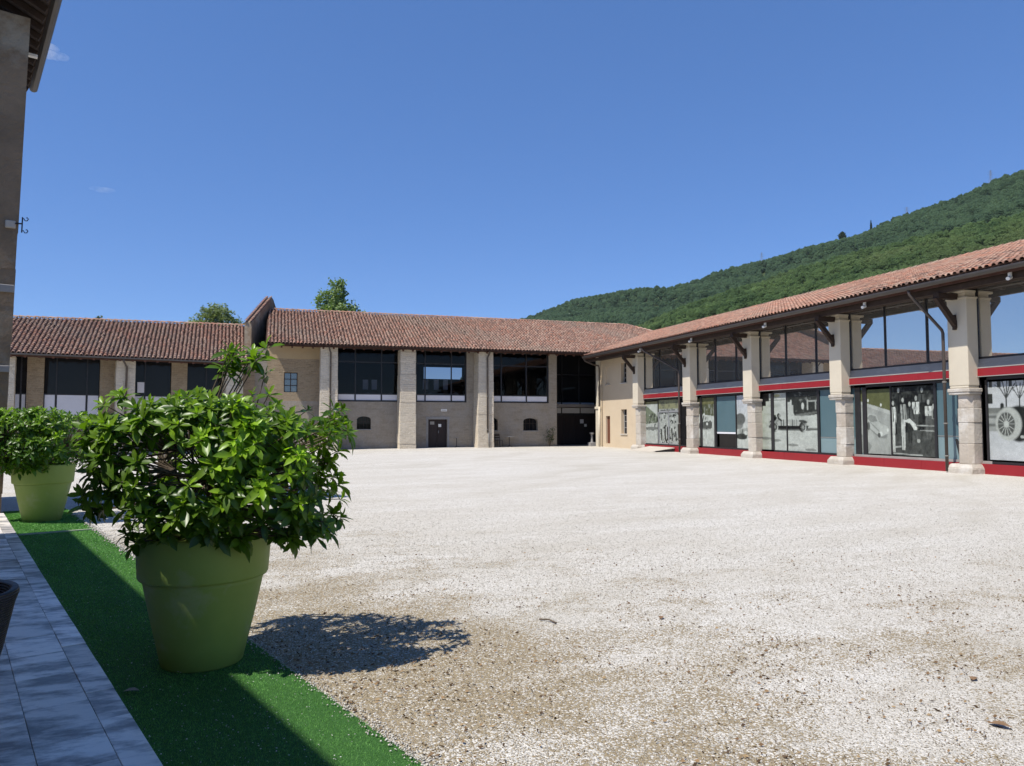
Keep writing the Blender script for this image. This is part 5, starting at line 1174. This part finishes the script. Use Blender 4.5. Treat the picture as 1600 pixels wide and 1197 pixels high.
bistro_table(15.05, 47.7, 'thin garden table right of the two dark chairs by the wall'); bistro_table(11.42, 47.85, 'small lone table right of the brown door', .66, .17)
fo = thing('stone_pedestal', 'small grey stone pedestal on a square base in front of the gate', 'pedestal', (21.15, 47.75, 0))
MB().box(20.92, 21.40, 47.5, 47.98, -.05, .26).build('base', 'stone_grey', fo, bevel=.02); MB().lathe([(.12, .26), (.10, .3), (.075, .5), (.075, .78), (.1, .84), (.17, .88), (.17, .95), (0, .95)], (21.16, 47.74, 0), 16).build('column', 'stone_grey', fo)
# thin shrub against the wall end
bs = np.array([18.05, 47.9, 0.0]); t = thing('twiggy_shrub', 'thin dark leafy shrub against the wall beside the passage', 'plant', bs)
m = MB(); C = []
for k in range(9):
    a_ = k*.75; p = bs+np.array([math.cos(a_)*.35, -abs(math.sin(a_))*.2, random.uniform(.8, 1.45)]); m.tube([bs, bs*.5+p*.5+np.array([0, 0, .1]), p], [.014, .01, .005], 4); C += [bs*(1-f)+p*f+np.array([random.gauss(0, .07), random.gauss(0, .05), random.gauss(0, .07)]) for f in np.linspace(.4, 1.05, 22)]
m.build('stems', 'bark', t); C = np.array(C); V, F, cc = leaf_quads(C, .055, np.repeat(np.array([[.03, .05, .015]]), len(C), 0)); link(np_mesh('leaves', V-bs, F, MT['leaf_tree'], cc), 'leaves', t, 'stuff')
# ramp in front of the glass door
t = thing('entrance_ramp', 'pale low entrance ramp leading to the glass door of the arcade wing', 'ramp', (20.7, 38.2, 0))
MB().add([(19.9, 39.6, .02), (19.9, 36.7, .02), (21.3, 36.7, .24), (21.3, 39.6, .24), (19.9, 39.6, -.03), (19.9, 36.7, -.03), (21.3, 36.7, .16), (21.3, 39.6, .16)], [(3, 2, 1, 0), (4, 5, 6, 7), (0, 1, 5, 4), (1, 2, 6, 5), (2, 3, 7, 6), (3, 0, 4, 7)]).build('board', 'ramp', t)
MB().bar((20.1, 36.72, -.02), (21.3, 36.72, .1), .04, .16).build('side_rail', 'black', t); MB().bar((20.6, 39.55, -.02), (21.3, 39.55, .1), .04, .14).build('side_rail', 'black', t)
# red extinguisher box by the pier of the low hall
HYX, HYY, _ = lf(-6.95, -1.15, 0); z0 = float(yard_z(HYX, HYY)); t = thing('fire_hydrant', 'small red hydrant post at the foot of the low hall pier', 'hydrant', (HYX, HYY, z0))
MB().lathe([(0, 0), (.12, 0), (.12, .05), (.085, .08), (.085, .48), (.11, .52), (.10, .6), (.05, .66), (0, .67)], (HYX, HYY, z0), 14).build('body', 'red', t); MB().box(HYX-.04, HYX+.04, HYY-.13, HYY-.08, z0+.3, z0+.42).build('valve', 'white_paint', t)

# ---- gravel stones, dry litter, turf fibres
def scatter_polar(n, d0, d1, lim=.78, p=1.0):
    d = d0*(d1/d0)**(RNG.uniform(0, 1, n)**p); r = RNG.uniform(-lim, lim, n)*d
    return FH[None, :2]*d[:, None]+RR[None, :2]*r[:, None], d
def tf(P): return P@NV, P@TV
def mask_dirt_shade(P):  # litter patches, plus a brown spot that tints the shrub's shadow
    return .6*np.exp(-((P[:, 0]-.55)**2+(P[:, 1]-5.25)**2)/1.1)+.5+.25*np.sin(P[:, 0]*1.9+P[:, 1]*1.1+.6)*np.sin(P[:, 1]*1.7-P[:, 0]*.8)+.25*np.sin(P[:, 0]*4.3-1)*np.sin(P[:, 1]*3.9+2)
OCT = np.array([(1, 0, 0), (-1, 0, 0), (0, 1, 0), (0, -1, 0), (0, 0, 1), (0, 0, -1)], float); OF = np.array([(0, 2, 4), (2, 1, 4), (1, 3, 4), (3, 0, 4), (2, 0, 5), (1, 2, 5), (3, 1, 5), (0, 3, 5)])
def stones(name, P2, z, size, cols, mat, flat=.6):
    n = len(P2); S = size[:, None, None]*RNG.uniform(.6, 1.25, (n, 6, 1)); V = OCT[None]*S; V[:, :, 2] *= flat
    a_ = RNG.uniform(0, 6.28, n); c, s = np.cos(a_)[:, None], np.sin(a_)[:, None]; x = V[:, :, 0]*c-V[:, :, 1]*s; y = V[:, :, 0]*s+V[:, :, 1]*c
    W = np.stack([x+P2[:, 0:1], y+P2[:, 1:2], V[:, :, 2]+z[:, None]], -1).reshape(-1, 3)
    F = (np.arange(n)[:, None, None]*6+OF[None]).reshape(-1, 3)
    return link(np_mesh(name, W, F, mat, np.repeat(cols, 6, 0)), name, kind='stuff')
MT['pebble'] = attr_mat('crushed_stone', .9, .15, .12, 30, .2, 90)
P2, d = scatter_polar(230000, 2.9, 24); nr, al = tf(P2); k = (nr > 1.84) & (RNG.uniform(0, 1, len(d)) < np.clip((24-d)/15, 0, 1)**1.3) & (P2[:, 0] < 20); P2, d = P2[k], d[k]
w = RNG.uniform(0, 1, len(P2))[:, None]; cols = np.array([.28, .255, .21])*(1-w)+np.array([.66, .64, .585])*w
br = (RNG.uniform(0, 1, len(P2)) < .55*np.clip((10-d)/6, 0, 1)*np.clip(mask_dirt_shade(P2)*1.3, .1, 1)); cols[br] = np.array([.24, .185, .12])*RNG.uniform(.6, 1.3, br.sum())[:, None]
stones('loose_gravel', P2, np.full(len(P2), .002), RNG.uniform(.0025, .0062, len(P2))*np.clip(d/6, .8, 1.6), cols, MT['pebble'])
P2, d = scatter_polar(30000, 2.9, 12); nr, al = tf(P2); m_ = mask_dirt_shade(P2); k = (nr > 1.84) & (RNG.uniform(0, 1, len(P2)) < np.clip((11-d)/7, 0, 1)*np.clip((m_-.3)*1.6, 0.03, 1)*.6); P2 = P2[k]
n = len(P2); L_ = RNG.uniform(.004, .019, n); a_ = RNG.uniform(0, 6.28, n); dx, dy = np.cos(a_)*L_, np.sin(a_)*L_; wx, wy = -np.sin(a_)*L_*.28, np.cos(a_)*L_*.28; zz = RNG.uniform(.004, .014, n)
V = np.stack([np.stack([P2[:, 0]-dx, P2[:, 1]-dy, zz], -1), np.stack([P2[:, 0]+wx, P2[:, 1]+wy, zz+RNG.uniform(0, .012, n)], -1), np.stack([P2[:, 0]+dx, P2[:, 1]+dy, zz+RNG.uniform(0, .008, n)], -1), np.stack([P2[:, 0]-wx, P2[:, 1]-wy, zz*.6], -1)], 1).reshape(-1, 3)
cl = np.array([[.16, .10, .055], [.24, .16, .09], [.10, .065, .04], [.30, .22, .13]])[RNG.integers(0, 4, n)]
MT['litter'] = attr_mat('dry_leaf_bits', .9, .1, .2, 40, 0)
link(np_mesh('dry_litter', V, np.arange(n*4).reshape(-1, 4), MT['litter'], np.repeat(cl, 4, 0)), 'dry_litter', kind='stuff')
# turf fibres
nb = 150000
al = 2.6*(16.1/2.6)**(RNG.uniform(0, 1, nb)**.9); nr = RNG.uniform(.838, 1.815, nb)+np.where(RNG.uniform(0, 1, nb) < .08, RNG.normal(0, .012, nb), 0); k = (np.abs(al-12.62) > .05); al, nr = al[k], nr[k]; n = len(al)
X, Y = nr*NV[0]+al*TV[0], nr*NV[1]+al*TV[1]; hgt = RNG.uniform(.007, .016, n); wd = .0016*np.clip(al/3.2, 1, 4); a_ = RNG.uniform(0, 6.28, n); lx, ly = RNG.normal(0, .007, n), RNG.normal(0, .007, n)
V = np.stack([np.stack([X-np.cos(a_)*wd, Y-np.sin(a_)*wd, np.full(n, .010)], -1), np.stack([X+np.cos(a_)*wd, Y+np.sin(a_)*wd, np.full(n, .010)], -1), np.stack([X+lx, Y+ly, .010+hgt], -1)], 1).reshape(-1, 3)
w = np.clip(RNG.uniform(0, 1, n)*.75+.25*(.5+.5*np.sin(al*3.1+np.sin(nr*7)*1.5)*np.sin(nr*9+al*1.3)), 0, 1)[:, None]; cl = np.array([.05, .17, .035])*(1-w)+np.array([.21, .47, .115])*w
link(np_mesh('turf_fibres', V, np.arange(n*3).reshape(-1, 3), MT['grass'], np.repeat(cl, 3, 0)), 'turf_fibres', kind='stuff')
n = 900; al = 2.6*(13/2.6)**RNG.uniform(0, 1, n); nr = np.clip(RNG.normal(1.3, .3, n), .86, 1.8); P2 = np.stack([nr*NV[0]+al*TV[0], nr*NV[1]+al*TV[1]], -1)
stones('turf_specks', P2, np.full(n, .030), RNG.uniform(.0025, .006, n), np.repeat(np.array([[.62, .62, .56]]), n, 0)*RNG.uniform(.6, 1.1, n)[:, None], MT['pebble'], .5)
n = 2600; al = 2.6*(15/2.6)**RNG.uniform(0, 1, n); nr = 1.81+RNG.normal(.02, .035, n); P2 = np.stack([nr*NV[0]+al*TV[0], nr*NV[1]+al*TV[1]], -1)
w = RNG.uniform(0, 1, n)[:, None]; stones('edge_gravel', P2, np.where(nr < 1.815, .024, .006), RNG.uniform(.004, .011, n)*np.clip(al/6, .8, 1.6), np.array([.30, .27, .22])*(1-w)+np.array([.62, .6, .55])*w, MT['pebble'])
# single fallen leaves and a twig
MT['dry_leaf'] = pmat('dry_brown_leaf', (.17, .10, .05), (.24, .15, .08), 20, .7, None, bumps=.3, bscale=80)
def fallen(x, y, z, L, rot, label, mat='dry_leaf', curl=.25):
    V, F = LT[2]; V = V.copy(); V[:, 0] *= 1.6; V[:, 2] = np.abs(V[:, 0])*curl+V[:, 2]*.35+.06; c, s = math.cos(rot), math.sin(rot)
    W = np.stack([V[:, 0]*c-V[:, 1]*s, V[:, 0]*s+V[:, 1]*c, V[:, 2]], -1)*L
    o = link(np_mesh('fallen_leaf', W, F, MT[mat], smooth=True), 'fallen_leaf'); o.location = (x, y, z); tag(o, label, 'leaf', 'single fallen leaves')
MT['pale_leaf'] = pmat('bleached_leaf', (.36, .30, .22), (.28, .23, .17), 20, .7, None, bumps=.3, bscale=80)
fallen(-.74, 4.86, .032, .10, 1.2, 'pale curled leaf lying on the shaded turf left of the big pot', 'pale_leaf')
fallen(3.68, 2.95, .01, .11, .4, 'brown dry leaf on the gravel at the right edge of the view'); fallen(4.2, 3.6, .01, .07, 2.0, 'small brown leaf on the gravel just beyond the one at the right edge')
fallen(3.05, 5.5, .01, .075, 2.6, 'dark curled leaf alone on the pale gravel right of the middle'); 
tw_ = MB(); tw_.tube([(2.06, 5.72, .012), (2.12, 5.66, .02), (2.15, 5.57, .012)], .007, 5); tag(tw_.build('twig', 'bark'), 'short brown twig lying on the gravel in mid foreground', 'twig')

# ---- thin summer haze in the valley air
hb = MB(); hb.box(-2700, 2700, -2700, 2700, -1.7, 520)
hm = bpy.data.materials.new('valley_haze'); hm.use_nodes = True; hn = hm.node_tree
for q in list(hn.nodes): hn.nodes.remove(q)
ho = N(hn, 'ShaderNodeOutputMaterial'); hv = N(hn, 'ShaderNodeVolumePrincipled'); hv.inputs['Color'].default_value = (.86, .93, 1, 1); hv.inputs['Density'].default_value = .00003
hn.links.new(hv.outputs[0], ho.inputs['Volume']); hz_ = hb.build('haze', hm, kind='stuff')
# ---- two wisps of cloud, far outside the hills
def cloud(az, tn, D, parts, label, dens):
    c = np.array([D*math.sin(rad(az)), D*math.cos(rad(az)), D*tn]); u = np.array([math.cos(rad(az)), -math.sin(rad(az)), 0])
    bm = bmesh.new()
    for dx, dz, rx, rz in parts: bmesh.ops.create_icosphere(bm, subdivisions=3, radius=1.0, matrix=Matrix.Translation(Vector(u*dx+np.array([0, 0, dz]))) @ Matrix.Diagonal((rx, rx*.8, rz, 1)))
    me = bpy.data.meshes.new('cloud'); bm.to_mesh(me); bm.free()
    m = bpy.data.materials.new('cloud_vapour'); m.use_nodes = True; nt = m.node_tree
    for q in list(nt.nodes): nt.nodes.remove(q)
    out = N(nt, 'ShaderNodeOutputMaterial'); v = N(nt, 'ShaderNodeVolumePrincipled'); v.inputs['Color'].default_value = (1, 1, 1, 1); v.inputs['Anisotropy'].default_value = .2
    tc = N(nt, 'ShaderNodeTexCoord'); f = ramp(nt, noise(nt, tc.outputs['Object'], .012, 6, .65), .45, .75, 0, dens)
    nt.links.new(f, v.inputs['Density']); nt.links.new(v.outputs[0], out.inputs['Volume']); me.materials.append(m)
    o = bpy.data.objects.new('cloud', me); COL.objects.link(o); o.location = Vector(c); tag(o, label, kind='stuff')
cloud(-15.2, .437, 3200, [(0, 0, 42, 26), (38, -16, 34, 15), (-34, 24, 26, 34), (-10, -16, 50, 14)], 'small white wisp of cloud beside the eave', .035)
cloud(-11.6, .2804, 3200, [(0, 0, 40, 9), (-30, 3, 30, 6)], 'faint tiny cloud streak in the left sky', .012)
